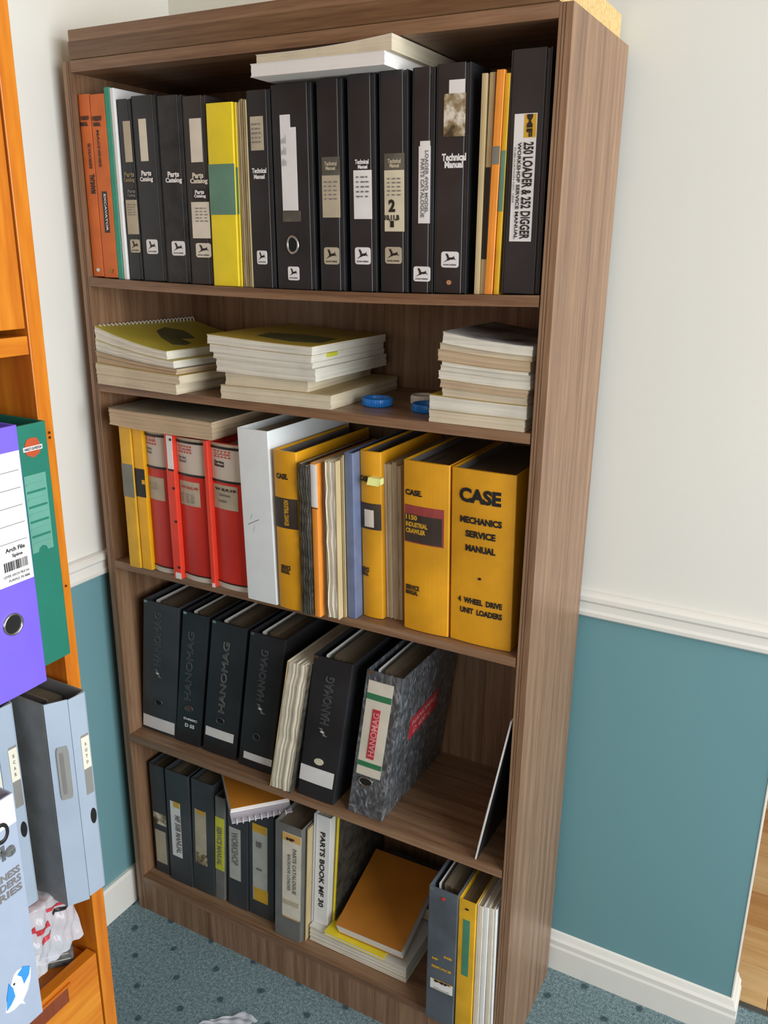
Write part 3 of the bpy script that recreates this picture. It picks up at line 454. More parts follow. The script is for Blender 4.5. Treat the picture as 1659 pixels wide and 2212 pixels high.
 {'k': 'case', 's': 'z3', 'x': 0.7376, 'y': 0.0152, 'z': 0.8689, 'w': 0.1056, 'h': 0.2895, 'sh': -0.0075, 'dep': 0.25, 'deco': [['S', 0.0144, 0.2372, 0.0838, 0.2607, 'CASE', 'ink', 0], ['T', 0.0163, 0.2044, 0.0861, 0.2141, 'MECHANICS', 'ink', 0], ['T', 0.0262, 0.182, 0.0765, 0.1918, 'SERVICE', 'ink', 0], ['T', 0.0266, 0.1586, 0.0771, 0.1684, 'MANUAL', 'ink', 0], ['O', 0.0493, 0.1129, 0.0546, 0.117, 'ink'], ['T', 0.0148, 0.0702, 0.0902, 0.079, '4  WHEEL  DRIVE', 'ink', 0], ['T', 0.0188, 0.0527, 0.0907, 0.0615, 'UNIT  LOADERS', 'ink', 0]], 'mat': 'case_yellow', 'g': 'manuals and binders on the middle shelf', 'label': 'widest yellow mechanics service manual at the right end of the middle shelf'},
 {'k': 'lever', 's': 'z4', 'x': 0.0017, 'y': 0.036, 'z': 0.4654, 'w': 0.0963, 'h': 0.312, 'sh': 0.0335, 'dep': 0.235, 'deco': [['A', 0.0321, 0.1647, 0.0515, 0.2914, 'HANOMAG', 'emboss', 90], ['N', 0.029, 0.1372, 0.0559, 0.1559, 'white'], ['H', 0.0344, 0.069, 0.0583, 0.0845, 'black'], ['L', 0.0036, 0.0073, 0.0919, 0.0365, 'white']], 'mat': 'charcoal', 'g': 'leaning black binders on the fourth shelf', 'label': 'leftmost leaning black binder on the fourth shelf, small star mark above its hole'},
 {'k': 'lever', 's': 'z4', 'x': 0.0983, 'y': 0.034, 'z': 0.4654, 'w': 0.0664, 'h': 0.311, 'sh': 0.045, 'dep': 0.235, 'deco': [['A', 0.0182, 0.107, 0.0356, 0.2695, 'HANOMAG', 'emboss', 90], ['H', 0.0201, 0.0803, 0.0439, 0.0955, 'brownplug'], ['T', 0.0205, 0.0597, 0.0565, 0.0645, 'D400C', 'white', 0], ['T', 0.0251, 0.0423, 0.0504, 0.0501, 'D 55', 'white', 0]], 'mat': 'black', 'g': 'leaning black binders on the fourth shelf', 'label': 'narrow second leaning black binder with a small printed tag instead of a white label'},
 {'k': 'lever', 's': 'z4', 'x': 0.1736, 'y': 0.033, 'z': 0.4654, 'w': 0.086, 'h': 0.309, 'sh': 0.0452, 'dep': 0.235, 'deco': [['A', 0.0338, 0.1044, 0.0495, 0.2691, 'HANOMAG', 'emboss2', 90], ['H', 0.0289, 0.0764, 0.0521, 0.0929, 'black'], ['L', 0.0051, 0.0401, 0.0773, 0.0614, 'white']], 'mat': 'black', 'g': 'leaning black binders on the fourth shelf', 'label': 'third leaning black binder, dusty top edge and a white label set above its foot'},
 {'k': 'lever', 's': 'z4', 'x': 0.2699, 'y': 0.03, 'z': 0.4654, 'w': 0.0823, 'h': 0.308, 'sh': 0.045, 'dep': 0.235, 'deco': [['A', 0.0307, 0.1628, 0.0477, 0.2774, 'HANOMAG', 'emboss', 90], ['N', 0.0265, 0.1343, 0.0551, 0.1548, 'white'], ['H', 0.0295, 0.0695, 0.0485, 0.0866, 'black'], ['L', 0.012, 0.0189, 0.0831, 0.0352, 'white']], 'mat': 'black', 'g': 'leaning black binders on the fourth shelf', 'label': 'fourth leaning black binder, star mark on spine, beside the cream paper bound book'},
 {'k': 'mags', 's': 'z4', 'x': 0.3724, 'y': -0.002, 'z': 0.4654, 'w': 0.0485, 'h': 0.288, 'sh': 0.0503, 'dep': 0.22, 'deco': [], 'mat': 'paper', 'g': 'leaning black binders on the fourth shelf', 'n': 5, 'label': 'thick cream paperback with wavy page edges leaning between black binders'},
 {'k': 'lever', 's': 'z4', 'x': 0.4306, 'y': 0.008, 'z': 0.4654, 'w': 0.0822, 'h': 0.309, 'sh': 0.044, 'dep': 0.255, 'deco': [['A', 0.031, 0.1711, 0.0501, 0.2732, 'HANOMAG', 'emboss', 90], ['N', 0.0252, 0.1453, 0.0511, 0.1617, 'white'], ['O', 0.0294, 0.0799, 0.0498, 0.0941, 'cream2'], ['L', -0.0013, 0.0352, 0.0755, 0.0707, 'white']], 'mat': 'black', 'g': 'leaning black binders on the fourth shelf', 'label': 'fifth leaning black binder with a two-tone white label and a white dot'},
 {'k': 'lever', 's': 'z4', 'x': 0.543, 'y': 0.011, 'z': 0.4654, 'w': 0.0735, 'h': 0.306, 'sh': 0.04, 'dep': 0.25, 'deco': [['L', 0.0075, 0.0892, 0.0577, 0.2879, 'cream'], ['L', 0.0077, 0.25, 0.0575, 0.2625, 'greenband'], ['L', 0.0077, 0.1085, 0.0575, 0.119, 'greenband'], ['L', 0.024, 0.1276, 0.0393, 0.2322, 'redlabel'], ['T', 0.0262, 0.1339, 0.0391, 0.2262, 'HANOMAG', 'pinkink', 90], ['H', 0.0133, 0.0659, 0.0464, 0.0865, 'steel']], 'mat': 'marble', 'g': 'leaning black binders on the fourth shelf', 'label': 'marbled grey lever arch file leaning right, red strip on its green banded label'},
 {'k': 'binder', 's': 'zb', 'x': 0.0117, 'y': 0.033, 'z': 0.0921, 'w': 0.0431, 'h': 0.288, 'sh': 0.0027, 'dep': 0.235, 'deco': [['L', 0.0038, 0.1324, 0.0407, 0.1623, 'stain'], ['L', 0.0056, 0.0276, 0.0365, 0.1155, 'tan']], 'mat': 'charcoal', 'g': 'grey and black binders on the bottom shelf', 'label': 'leftmost charcoal binder on the bottom shelf with a worn brown and cream label'},
 {'k': 'binder', 's': 'zb', 'x': 0.0601, 'y': 0.028, 'z': 0.0921, 'w': 0.0654, 'h': 0.293, 'sh': 0.0054, 'dep': 0.235, 'deco': [['L', 0.0114, 0.07, 0.0396, 0.215, 'white'], ['L', 0.0213, 0.202, 0.0384, 0.2163, 'gold'], ['T', 0.0246, 0.0806, 0.0402, 0.182, 'MF 50B MANUAL', 'grey', -90]], 'mat': 'charcoal', 'g': 'grey and black binders on the bottom shelf', 'label': 'charcoal binder with a long white label and small gold square at its top'},
 {'k': 'binder', 's': 'zb', 'x': 0.1258, 'y': 0.03, 'z': 0.0921, 'w': 0.061, 'h': 0.293, 'sh': 0.0123, 'dep': 0.235, 'deco': [['L', 0.0091, 0.0755, 0.0402, 0.2185, 'tan'], ['L', 0.0133, 0.208, 0.0375, 0.2185, 'gold'], ['L', 0.0117, 0.0759, 0.0413, 0.1046, 'stain']], 'mat': 'charcoal', 'g': 'grey and black binders on the bottom shelf', 'label': 'charcoal binder with a cream label ending in a stained gold patch'},
 {'k': 'binder', 's': 'zb', 'x': 0.1873, 'y': 0.031, 'z': 0.0921, 'w': 0.0267, 'h': 0.27, 'sh': 0.0145, 'dep': 0.22, 'deco': [['L', -0.0, 0.0805, 0.0254, 0.2182, 'lime'], ['T', 0.0066, 0.0935, 0.0199, 0.1947, 'SERVICE MANUAL', 'grey', -90]], 'mat': 'greybind', 'g': 'grey and black binders on the bottom shelf', 'label': 'slim grey binder with a lime yellow label below the resting notepad'},
 {'k': 'binder', 's': 'zb', 'x': 0.2237, 'y': 0.031, 'z': 0.0921, 'w': 0.0531, 'h': 0.275, 'sh': 0.0113, 'dep': 0.235, 'deco': [['L', 0.0051, 0.073, 0.0351, 0.2072, 'paleg'], ['T', 0.0117, 0.1123, 0.0293, 0.1969, 'WORKSHOP', 'grey', -90]], 'mat': 'charcoal', 'g': 'grey and black binders on the bottom shelf', 'label': 'charcoal binder with a grey white label, partly under the resting notepad'},
 {'k': 'binder', 's': 'zb', 'x': 0.279, 'y': 0.033, 'z': 0.0921, 'w': 0.0652, 'h': 0.275, 'sh': 0.0095, 'dep': 0.235, 'deco': [['L', 0.0113, 0.04, 0.0495, 0.2386, 'paleg'], ['L', 0.0113, 0.2183, 0.0482, 0.2386, 'gold'], ['L', 0.0148, 0.0407, 0.0511, 0.0747, 'gold'], ['T', 0.0223, 0.182, 0.0368, 0.1953, 'MF', 'grey', 0], ['T', 0.0218, 0.1231, 0.0366, 0.1279, '50', 'grey', 0]], 'mat': 'charcoal', 'g': 'grey and black binders on the bottom shelf', 'label': 'charcoal binder with a beige label edged in gold at top and bottom'},
 {'k': 'binder', 's': 'zb', 'x': 0.362, 'y': 0.012, 'z': 0.0921, 'w': 0.065, 'h': 0.285, 'sh': 0.0103, 'dep': 0.25, 'deco': [['L', 0.0195, 0.0579, 0.0667, 0.2668, 'cream'], ['L', 0.0195, 0.2482, 0.063, 0.2662, 'orangeband'], ['L', 0.0208, 0.0556, 0.0618, 0.0571, 'orangeband'], ['T', 0.0296, 0.2512, 0.0494, 0.2571, 'MF', 'ink', 0], ['T', 0.033, 0.1257, 0.0401, 0.217, 'BACKHOE LOADER', 'grey', -90], ['T', 0.0451, 0.1224, 0.0541, 0.2342, 'PARTS CATALOGUE', 'grey', -90], ['L', 0.0231, 0.0901, 0.0607, 0.1021, 'tan']], 'mat': 'greybind', 'g': 'grey and black binders on the bottom shelf', 'label': 'wide grey binder with a cream label between orange bands, right of the notepad'},
 {'k': 'mags', 's': 'zb', 'x': 0.4275, 'y': 0.022, 'z': 0.0921, 'w': 0.005, 'h': 0.287, 'sh': 0.0117, 'dep': 0.22, 'deco': [], 'mat': 'paper_tan', 'g': 'grey and black binders on the bottom shelf', 'n': 2, 'label': 'thin beige papers squeezed left of the white parts book'},
 {'k': 'partsbook', 's': 'zb', 'x': 0.4375, 'y': 0.046, 'z': 0.1288, 'w': 0.035, 'h': 0.27, 'sh': 0.0115, 'dep': 0.19, 'deco': [['T', 0.012, 0.045, 0.024, 0.232, 'PARTS BOOK MF 30', 'ink', -90]], 'mat': 'white_plastic', 'g': 'grey and black binders on the bottom shelf', 'label': 'white parts book with black lettering down its spine on the bottom shelf'},
 {'k': 'lever', 's': 'zb', 'x': 0.7299, 'y': -0.016, 'z': 0.0921, 'w': 0.0569, 'h': 0.3, 'sh': -0.0008, 'dep': 0.27, 'deco': [['T', 0.0111, 0.1428, 0.0236, 0.1476, 'MF', 'gold', 0], ['T', 0.034, 0.1551, 0.0508, 0.1599, '50B', 'gold', 0], ['T', 0.0102, 0.1249, 0.0503, 0.1298, 'SERVICE', 'gold', 0], ['L', 0.0088, 0.075, 0.0538, 0.0967, 'white'], ['L', 0.0158, 0.0978, 0.0515, 0.0949, 'gold'], ['T', 0.0174, 0.0932, 0.0484, 0.098, 'MF', 'ink', 0], ['T', 0.0179, 0.076, 0.0474, 0.0808, 'Manual', 'paleg', 0], ['O', 0.0252, 0.2802, 0.0329, 0.2868, 'redink']], 'mat': 'greyblue', 'g': 'grey and black binders on the bottom shelf', 'label': 'blue grey binder standing forward on the bottom shelf with gold lettering'},
 {'k': 'binder', 's': 'zb', 'x': 0.789, 'y': -0.013, 'z': 0.0921, 'w': 0.0331, 'h': 0.295, 'sh': -0.0026, 'dep': 0.25, 'deco': [['L', 0.0101, 0.131, 0.0231, 0.2549, 'greenstrip'], ['O', 0.0128, 0.2768, 0.0202, 0.2801, 'ink']], 'mat': 'mustard', 'g': 'grey and black binders on the bottom shelf', 'label': 'mustard yellow binder with a tall green strip at the right of the bottom shelf'},
 {'k': 'thin', 's': 'zb', 'x': 0.8233, 'y': -0.01, 'z': 0.0921, 'w': 0.0109, 'h': 0.292, 'sh': -0.0029, 'dep': 0.23, 'deco': [], 'mat': 'paper', 'g': 'papers at the right end of the bottom shelf', 'label': 'cream folded papers immediately right of the mustard binder'},
 {'k': 'thin', 's': 'zb', 'x': 0.8351, 'y': -0.008, 'z': 0.0921, 'w': 0.0089, 'h': 0.292, 'sh': -0.0034, 'dep': 0.23, 'deco': [], 'mat': 'white_plastic', 'g': 'papers at the right end of the bottom shelf', 'label': 'bright white folder among papers at the right end of the bottom shelf'},
 {'k': 'thin', 's': 'zb', 'x': 0.8455, 'y': -0.006, 'z': 0.0921, 'w': 0.0088, 'h': 0.292, 'sh': -0.0045, 'dep': 0.23, 'deco': [], 'mat': 'paper', 'g': 'papers at the right end of the bottom shelf', 'label': 'grey white folder third of the papers right of the mustard binder'},
 {'k': 'thin', 's': 'zb', 'x': 0.855, 'y': -0.004, 'z': 0.0921, 'w': 0.0042, 'h': 0.292, 'sh': -0.0046, 'dep': 0.23, 'deco': [], 'mat': 'white_plastic', 'g': 'papers at the right end of the bottom shelf', 'label': 'pale folder pressed against the right side panel on the bottom shelf'},
]

def yfun(kind, w):
    bl = {'case': .0035, 'redbinder': .0055, 'lever': .0008, 'binder': .0006, 'book': .0008}.get(kind, .0003)
    return (lambda u: -bl*(1-(2*min(max(u, 0), w)/w-1)**2)), bl
def cover_box(parent, B, name, x0, x1, y0, y1, z0, z1, mat, bevel=.0008):
    return MB().box(x0, x1, y0, y1, z0, z1, B['sh'], B['h']).build(name, mat, parent, bevel)
def spine_mesh(B, x0, x1, yS, t=.0028, z0=0, z1=None, n=10, nz=6):
    z1 = z1 or B['h']; prof = []
    r = min(.0018, (x1-x0)*.25)
    fr = [x0]+[x0+r*(1-math.cos(R(a))) for a in (30, 60)]+[x0+r+(x1-x0-2*r)*i/n for i in range(n+1)]+[x1-r*(1-math.cos(R(a))) for a in (60, 30)]+[x1]
    def yy(x):
        d = min(x-x0, x1-x); return yS(x)+(r-math.sqrt(max(0, r*r-(r-d)**2)) if d < r else 0)
    prof = [(x, yy(x)) for x in fr]+[(x1, t+yS(x1)), (x0, t+yS(x0))]
    return MB().prism(prof, z0, z1, B['sh'], B['h'], nz)
def pages_wavy(B, x0, x1, y0, y1, z0, z1, seed, amp=.0012, nx=8, nz=10, top_slope=0):
    # leaves standing on edge; fore edge and top slightly uneven
    rd = random.Random(seed); h = B['h']; vs = []; idx = {}
    wob = [rd.uniform(-amp, amp) for _ in range(nx+1)]; wz = [rd.uniform(-amp, amp)*1.2 for _ in range(nz+1)]; wt = [rd.uniform(-amp*1.6, 0) for _ in range(nx+1)]
    mb = MB(); P_ = []
    for i in range(nx+1):
        x = x0+(x1-x0)*i/nx
        for k in range(nz+1):
            z = z0+(z1-z0)*k/nz+(wt[i]+top_slope*(i/nx-.5) if k == nz else 0)
            P_.append((x+B['sh']*z/h+wz[k]*.6, y0+wob[i]+wz[k], z)); P_.append((x+B['sh']*z/h+wz[k]*.6, y1, z))
    q = lambda i, k, b_: 2*(i*(nz+1)+k)+b_
    fs = []
    for i in range(nx):
        for k in range(nz): fs += [(q(i, k, 0), q(i+1, k, 0), q(i+1, k+1, 0), q(i, k+1, 0)), (q(i, k, 1), q(i, k+1, 1), q(i+1, k+1, 1), q(i+1, k, 1))]
        fs += [(q(i, 0, 0), q(i, 0, 1), q(i+1, 0, 1), q(i+1, 0, 0)), (q(i, nz, 0), q(i+1, nz, 0), q(i+1, nz, 1), q(i, nz, 1))]
    for k in range(nz): fs += [(q(0, k, 0), q(0, k+1, 0), q(0, k+1, 1), q(0, k, 1)), (q(nx, k, 0), q(nx, k, 1), q(nx, k+1, 1), q(nx, k+1, 0))]
    return mb.add(P_, fs)
CAT = {'binder': 'binder', 'lever': 'binder', 'redbinder': 'binder', 'case': 'binder', 'slim': 'binder', 'book': 'book', 'thin': 'folder', 'mags': 'booklet', 'partsbook': 'book'}
NAME = {'binder': 'ring_binder', 'lever': 'lever_arch_binder', 'redbinder': 'ring_binder', 'case': 'post_binder', 'slim': 'slim_binder', 'book': 'manual', 'thin': 'folder', 'mags': 'booklet', 'partsbook': 'manual'}
SEED = [0]
def build_book(B, rot=0, loc=None, group=None):
    k, w, h, dep, mat, sh = B['k'], B['w'], B['h'], B['dep'], B['mat'], B['sh']; SEED[0] += 1; sd = SEED[0]
    yS, bl = yfun(k, w); fn = lambda u, v, off: (u+sh*v/h, yS(u)-off, v)
    loc = loc or (B['x'], B['y'], B['z']+.0002)
    if k == 'mags' and B.get('n', 1) > 1:
        n = B['n']; t = w/n; word = {2: 'two', 3: 'three', 4: 'four', 5: 'five'}[n]
        for i in range(n if mat != 'paper' else 1):
            if mat == 'paper': n1, t1 = 1, w
            else: n1, t1 = n, t
            rd = random.Random(sd*31+i); hh = h-rd.uniform(0, .008)*(n1 > 1); dy = rd.uniform(0, .005)*(n1 > 1)
            C = dict(B, w=t1-.0004, h=hh, sh=sh*hh/h)
            r_ = thing('booklet' if n1 > 1 else 'paperback', (loc[0]+i*t1, loc[1]+dy, loc[2]), B['label'] if n1 == 1 else (['leftmost', 'second', 'third', 'rightmost'][3 if i == n-1 else i])+' of the '+B['label'], 'booklet' if n1 > 1 else 'book', B['label'][:60] if n1 > 1 else B['g'])
            pm = 'paper_tan' if mat == 'worn_black' else mat
            if pm == 'paper_pink' and i % 2: pm = 'paper_tan'
            wc = t1-.0004; ct = min(.0006, wc*.12)
            pages_wavy(C, ct+.0002, wc-ct-.0002, .0012, dep, .0006, hh-.0012, sd*7+i, .0007 if n1 > 1 else .0014, 6 if n1 > 1 else 14, 12).build('pages', pm, r_)
            cm = {'worn_black': 'worn_black', 'paper_tan': 'tan_cover', 'paper_pink': 'tan_cover', 'paper': 'worn_black' if n == 5 else 'tan_cover'}[mat]
            cover_box(r_, C, 'front_cover', wc-ct, wc, -.0002, dep, 0, hh, cm, 0)
            cover_box(r_, C, 'back_cover', 0, ct, .0004, dep, 0, hh-.001, cm if mat == 'worn_black' else 'tan_cover', 0)
            if mat == 'worn_black':
                pages_wavy(C, ct, wc-ct, -.0022, .0004, .0008, hh-.002, sd*9+i, .0013, 5, 24).build('spine', 'worn_black', r_)
        return
    g = group or B['g']
    nm = NAME[k]
    r_ = thing(nm, loc, B['label'], CAT[k], g, (0, 0, rot)); deco.lvl = 0
    if k == 'thin':
        t = min(.0009, w*.2)
        pages_wavy(B, t+.0003, w-t-.0003, .0016, dep-.002, .002, h-.003, sd, .0005, 3, 6).build('pages', 'paper_tan' if 'paper' in mat else 'paper', r_)
        cm = {'paper_tan': 'tan_cover', 'paper_yellow': 'tan_cover', 'paper': 'cream'}.get(mat, mat)
        prof = [(0, dep), (0, .0010), (.0006, .0002), (w/2, -.0001), (w-.0006, .0002), (w, .0010), (w, dep), (w-t, dep), (w-t, .0016), (t, .0016), (t, dep)]
        MB().prism(prof, 0, h, sh, h).build('cover', cm, r_)
    elif k in ('book', 'partsbook'):
        spine_mesh(B, 0, w, yS, .0014).build('spine', mat, r_)
        cover_box(r_, B, 'front_cover', w-.0008, w, .0012, dep, 0, h, mat, 0); cover_box(r_, B, 'back_cover', 0, .0008, .0012, dep, 0, h, mat, 0)
        pages_wavy(B, .001, w-.001, .0018, dep-.002, .001, h-.0015, sd, .0004, 6, 6).build('pages', 'paper', r_)
        if k == 'partsbook':
            cover_box(r_, B, 'plastic_sleeve', -.0020, -.0008, -.004, dep, -.0, h+.002, 'clear_plastic', 0)
    elif k == 'slim':
        spine_mesh(B, 0, w, yS, .002).build('spine', mat, r_)
        cover_box(r_, B, 'front_cover', w-.0012, w, .0025, dep, 0, h, mat, .0003); cover_box(r_, B, 'back_cover', 0, .0012, .0025, dep, 0, h, mat, .0003)
        pages_wavy(B, .0016, w-.0016, .003, dep-.004, .004, h-.006, sd, .0004, 4, 6).build('pages', 'paper_tan', r_)
        if w > .015:
            plate(r_, 'top_panel_print', w*.30, h-.069, w-.0006, h-.006, fn, 'white'); plate(r_, 'black_line', w*.30, h-.073, w-.0006, h-.0695, fn, 'ink')
            plate(r_, 'foot_print', w*.30, .0, w-.0006, .012, fn, 'white')
            for v in (.021, .113, .178, .270): plate(r_, 'rivet', w-.006, v*1.0-.0, w-.001, v+.005, fn, 'ink', .0016, 1, CIRC)
        else: plate(r_, 'foot_print', w*.3, 0, w-.0006, .008, fn, 'white')
    else:
        lever = k == 'lever'; t = .0026 if lever else (.0022 if k == 'case' else .0019)
        jd = k == 'binder' and mat.startswith('black')
        sx1 = w-.0075 if (jd and w > .03) else w
        spine_mesh(B, 0 if not jd else .0018, sx1 if jd else w, yS, t, .0006).build('spine', mat, r_)
        cb_ = cover_box(r_, B, 'front_cover', w-t, w, t+.0002 if not jd else -.0004, dep, 0, h, mat, .0008)
        cover_box(r_, B, 'back_cover', 0, t if not jd else .0017, t+.0002 if not jd else .0004, dep, 0, h, mat, .0008)
        if jd and w > .03:
            cover_box(r_, B, 'hinge', sx1+.0006, w-t-.0006, .0006, .0026, .001, h-.001, mat, .0006)
        dusty = k in ('lever', 'case') or B['s'] == 'zb'
        inset = .0 if k != 'lever' else (w-2*t)*.30
        ptop = h-(.012 if not lever else .010)
        pages_wavy(B, t+.0015+inset, w-t-.0012, .016 if not lever else .026, dep-.008, .005, ptop, sd, .001, 8, 5, -.006 if lever else 0).build('pages', 'paper_dusty' if dusty else 'paper_tan', r_)
        if lever:      # steel arches above the leaves and one loose divider sheet
            mb = MB()
            for zz in (h*.42, h*.68): pts = [(t+.004+(w-2*t-.008)*i/8+sh*zz/h, .024+.012*math.sin(math.pi*i/8)-.010, zz) for i in range(9)]; mb.tube(pts, .0012, 6)
            mb.build('ring_arch', 'chrome', r_)
            cover_box(r_, B, 'divider_sheet', t+.0008+inset*.5, t+.0016+inset*.5, .02, dep-.004, .004, h-.006, 'paper_white_cover' if mat != 'marble' else 'white', 0)
            mb = MB().box(.002, .010, -.0006, .001, h-.006, h-.0008, sh, h)
            mb.build('corner_guard', 'chrome', r_)
        if k == 'case':
            cover_box(r_, B, 'inner_board', t+.0006, t+.0016, .004, dep-.006, .002, h-.004, 'grey', 0)
        if k == 'redbinder':
            # off white head panel and foot band printed around the rounded spine, edged with black lines
            for nm_, a, c, m_ in (('head_panel', h-.067, h-.010, 'off'), ('black_line', h-.0100, h-.0055, 'ink'), ('black_line', h-.0712, h-.067, 'ink'), ('head_edge', h-.0055, h-.0003, 'tan'),
                                  ('foot_band', .0008, .011, 'off'), ('black_line', .011, .0132, 'ink')):
                plate(r_, nm_, .0003, a, w-.0003, c, fn, m_, .0005 if 'line' not in nm_ else .0014, 10)
    for d in B['deco']: deco(r_, d, fn, w)
    return r_
for B in BOOKS: build_book(B)

# ================================================================ STACKS OF MAGAZINES (second shelf) AND LOOSE BOOKS
def slab(x0, x1, y0, y1, bot, top, nx=12, ny=4, nz=3, jit=0, seed=1, yaw=0, piv=None):
    """closed solid between two height functions of x; walls get nz levels with slight in-and-out"""
    rd = random.Random(seed); piv = piv or (x0, y0); c, s_ = math.cos(yaw), math.sin(yaw); vs = []; fs = []
    def rot(x, y): dx, dy = x-piv[0], y-piv[1]; return piv[0]+c*dx-s_*dy, piv[1]+s_*dx+c*dy
    nx1, ny1 = nx+1, ny+1
    J = [(rd.uniform(-jit, jit), rd.uniform(-jit, jit)) for _ in range(nz+1)]
    lev = []
    for k in range(nz+1):
        ids = {}
        jx, jy = J[k]
        for j in range(ny1):
            for i in range(nx1):
                if 0 < k < nz and 0 < i < nx and 0 < j < ny: continue
                u, v = i/nx, j/ny; x = x0+(x1-x0)*u+(jx if i in (0, nx) else 0); y = y0+(y1-y0)*v+(jy if j in (0, ny) else 0)
                X, Y = rot(x, y); zb_, zt_ = bot(X), top(X)
                ids[i, j] = len(vs); vs.append((X, Y, zb_+(zt_-zb_)*k/nz))
        lev.append(ids)
    for i in range(nx):
        for j in range(ny):
            a = lev[0]; fs.append((a[i, j], a[i, j+1], a[i+1, j+1], a[i+1, j])); a = lev[nz]; fs.append((a[i, j], a[i+1, j], a[i+1, j+1], a[i, j+1]))
    for k in range(nz):
        a, b_ = lev[k], lev[k+1]
        for i in range(nx):
            fs.append((a[i, 0], a[i+1, 0], b_[i+1, 0], b_[i, 0])); fs.append((a[i, ny], b_[i, ny], b_[i+1, ny], a[i+1, ny]))
        for j in range(ny):
            fs.append((a[0, j], b_[0, j], b_[0, j+1], a[0, j+1])); fs.append((a[nx, j], a[nx, j+1], b_[nx, j+1], b_[nx, j]))
    return MB().add(vs, fs)
def magazine(nm, label, cat, group, x0, x1, y0, y1, bot, thick, cover, leaf, seed, yaw=0, dark=None, tail=0):
    cx, cy = x0, y0; zb0 = bot((x0+x1)/2)
    r_ = thing(nm, (cx, cy, zb0), label, cat, group)
    sh_ = lambda mb: mb.map(lambda x, y, z: (x-cx, y-cy, z-zb0))
    ct = .0005; tp = lambda x: bot(x)+thick(x)
    piv = (x0, y0)
    nl = max(2, int(thick((x0+x1)/2)/.003))
    sh_(slab(x0+.0008, x1-.0008, y0+.0008, y1-.0008, lambda x: bot(x)+ct, lambda x: tp(x)-ct, nz=nl, jit=.0009, seed=seed, yaw=yaw, piv=piv)).build('pages', leaf, r_)
    sh_(slab(x0, x1, y0, y1, lambda x: tp(x)-ct, tp, nz=1, yaw=yaw, piv=piv)).build('front_cover', cover, r_)
    sh_(slab(x0, x1, y0, y1, bot, lambda x: bot(x)+ct, nz=1, yaw=yaw, piv=piv)).build('back_cover', leaf if cover != 'worn_black' else cover, r_)
    return r_, tp
def pile(group, base, items, seed):
    z = base
    for i, it in enumerate(items):
        nm, label, x0, x1, y0, y1, tl, tr, cover, leaf, yaw = it[:11]
        f = (lambda a, b_, p, q: (lambda x: b_+(a-b_)*(1-min(max((x-p)/(q-p), 0), 1))**1.6))(tl, tr, x0, x1)
        r_, tp = magazine(nm, label, 'magazine' if nm == 'magazine' else 'booklet', group, x0, x1, y0, y1, (lambda zf: (lambda x: zf(x)+.0003))(z), f, cover, leaf, seed+i, R(yaw))
        if len(it) > 11: it[11](r_, tp, x0, y0, z)
        z = tp
    return z
def sag2(x): return Z2-.0004-.001*(1-(2*x/.86-1)**2)+.0001
def spiral(root, tp, x0, y0, z):
    zb0 = root.location.z
    n = 26
    for i in range(n):      # plastic comb loops along the left (bound) edge
        y = .012+i*.0094; h0 = tp(x0+.002)-zb0
        pts = [(.0045*math.cos(a)+.0018+.0008*i*0+math.sin(R(5))*y, y, h0-.006+.0072*math.sin(a)) for a in [R(-60+q*30) for q in range(8)]]
        o = MB().tube(pts, .0011, 5).build('comb_loop', 'white', root)
def leafmark(pts_, m_):
    def f(root, tp, x0, y0, z):
        zb0 = root.location.z
        vs = [(x, y, tp(x0+x)-zb0+.0004) for x, y in pts_]; n = len(vs)
        MB().add(vs+[(a, b_, c-.0003) for a, b_, c in vs], [tuple(range(n)), tuple(reversed(range(n, 2*n)))]+[(i, (i+1) % n, n+(i+1) % n, n+i) for i in range(n)]).build('cover_print', m_, root)
    return f
def both(*fs):
    def f(*a):
        for g in fs: g(*a)
    return f
blob = [(.045, .14), (.06, .10), (.10, .07), (.15, .045), (.165, .06), (.155, .09), (.12, .10), (.13, .13), (.10, .15), (.075, .16)]
pile('magazines in the left stack', sag2, [
    ('magazine', 'cream catalogue at the very bottom of the left magazine stack', .0035, .212, -.006, .255, .019, .019, 'tan_cover', 'leaf_cream', -4),
    ('magazine', 'cream catalogue with olive cover edge, second from the bottom of the left stack', .0030, .222, -.007, .250, .020, .015, 'gold_cover', 'leaf_cream', -4),
    ('magazine', 'thin grey booklet in the middle of the left stack, under its bent catalogues', .0045, .212, -.004, .250, .012, .005, 'grey_cover', 'leaf_tan', -4),
    ('magazine', 'thin dark edged booklet just under the two bent catalogues of the left stack', .0030, .214, -.004, .250, .009, .005, 'grey_cover', 'leaf_tan', -4),
    ('magazine', 'bent white paged catalogue, second from the top of the left stack', .0035, .206, -.003, .250, .021, .013, 'olive_cover', 'leaf_white', -4),
    ('magazine', 'topmost catalogue of the left stack, olive green printed cover and comb binding', .0030, .190, -.002, .250, .024, .015, 'olive_cover', 'leaf_white', -4, both(spiral, leafmark(blob, 'olive_leaf')))], 100)
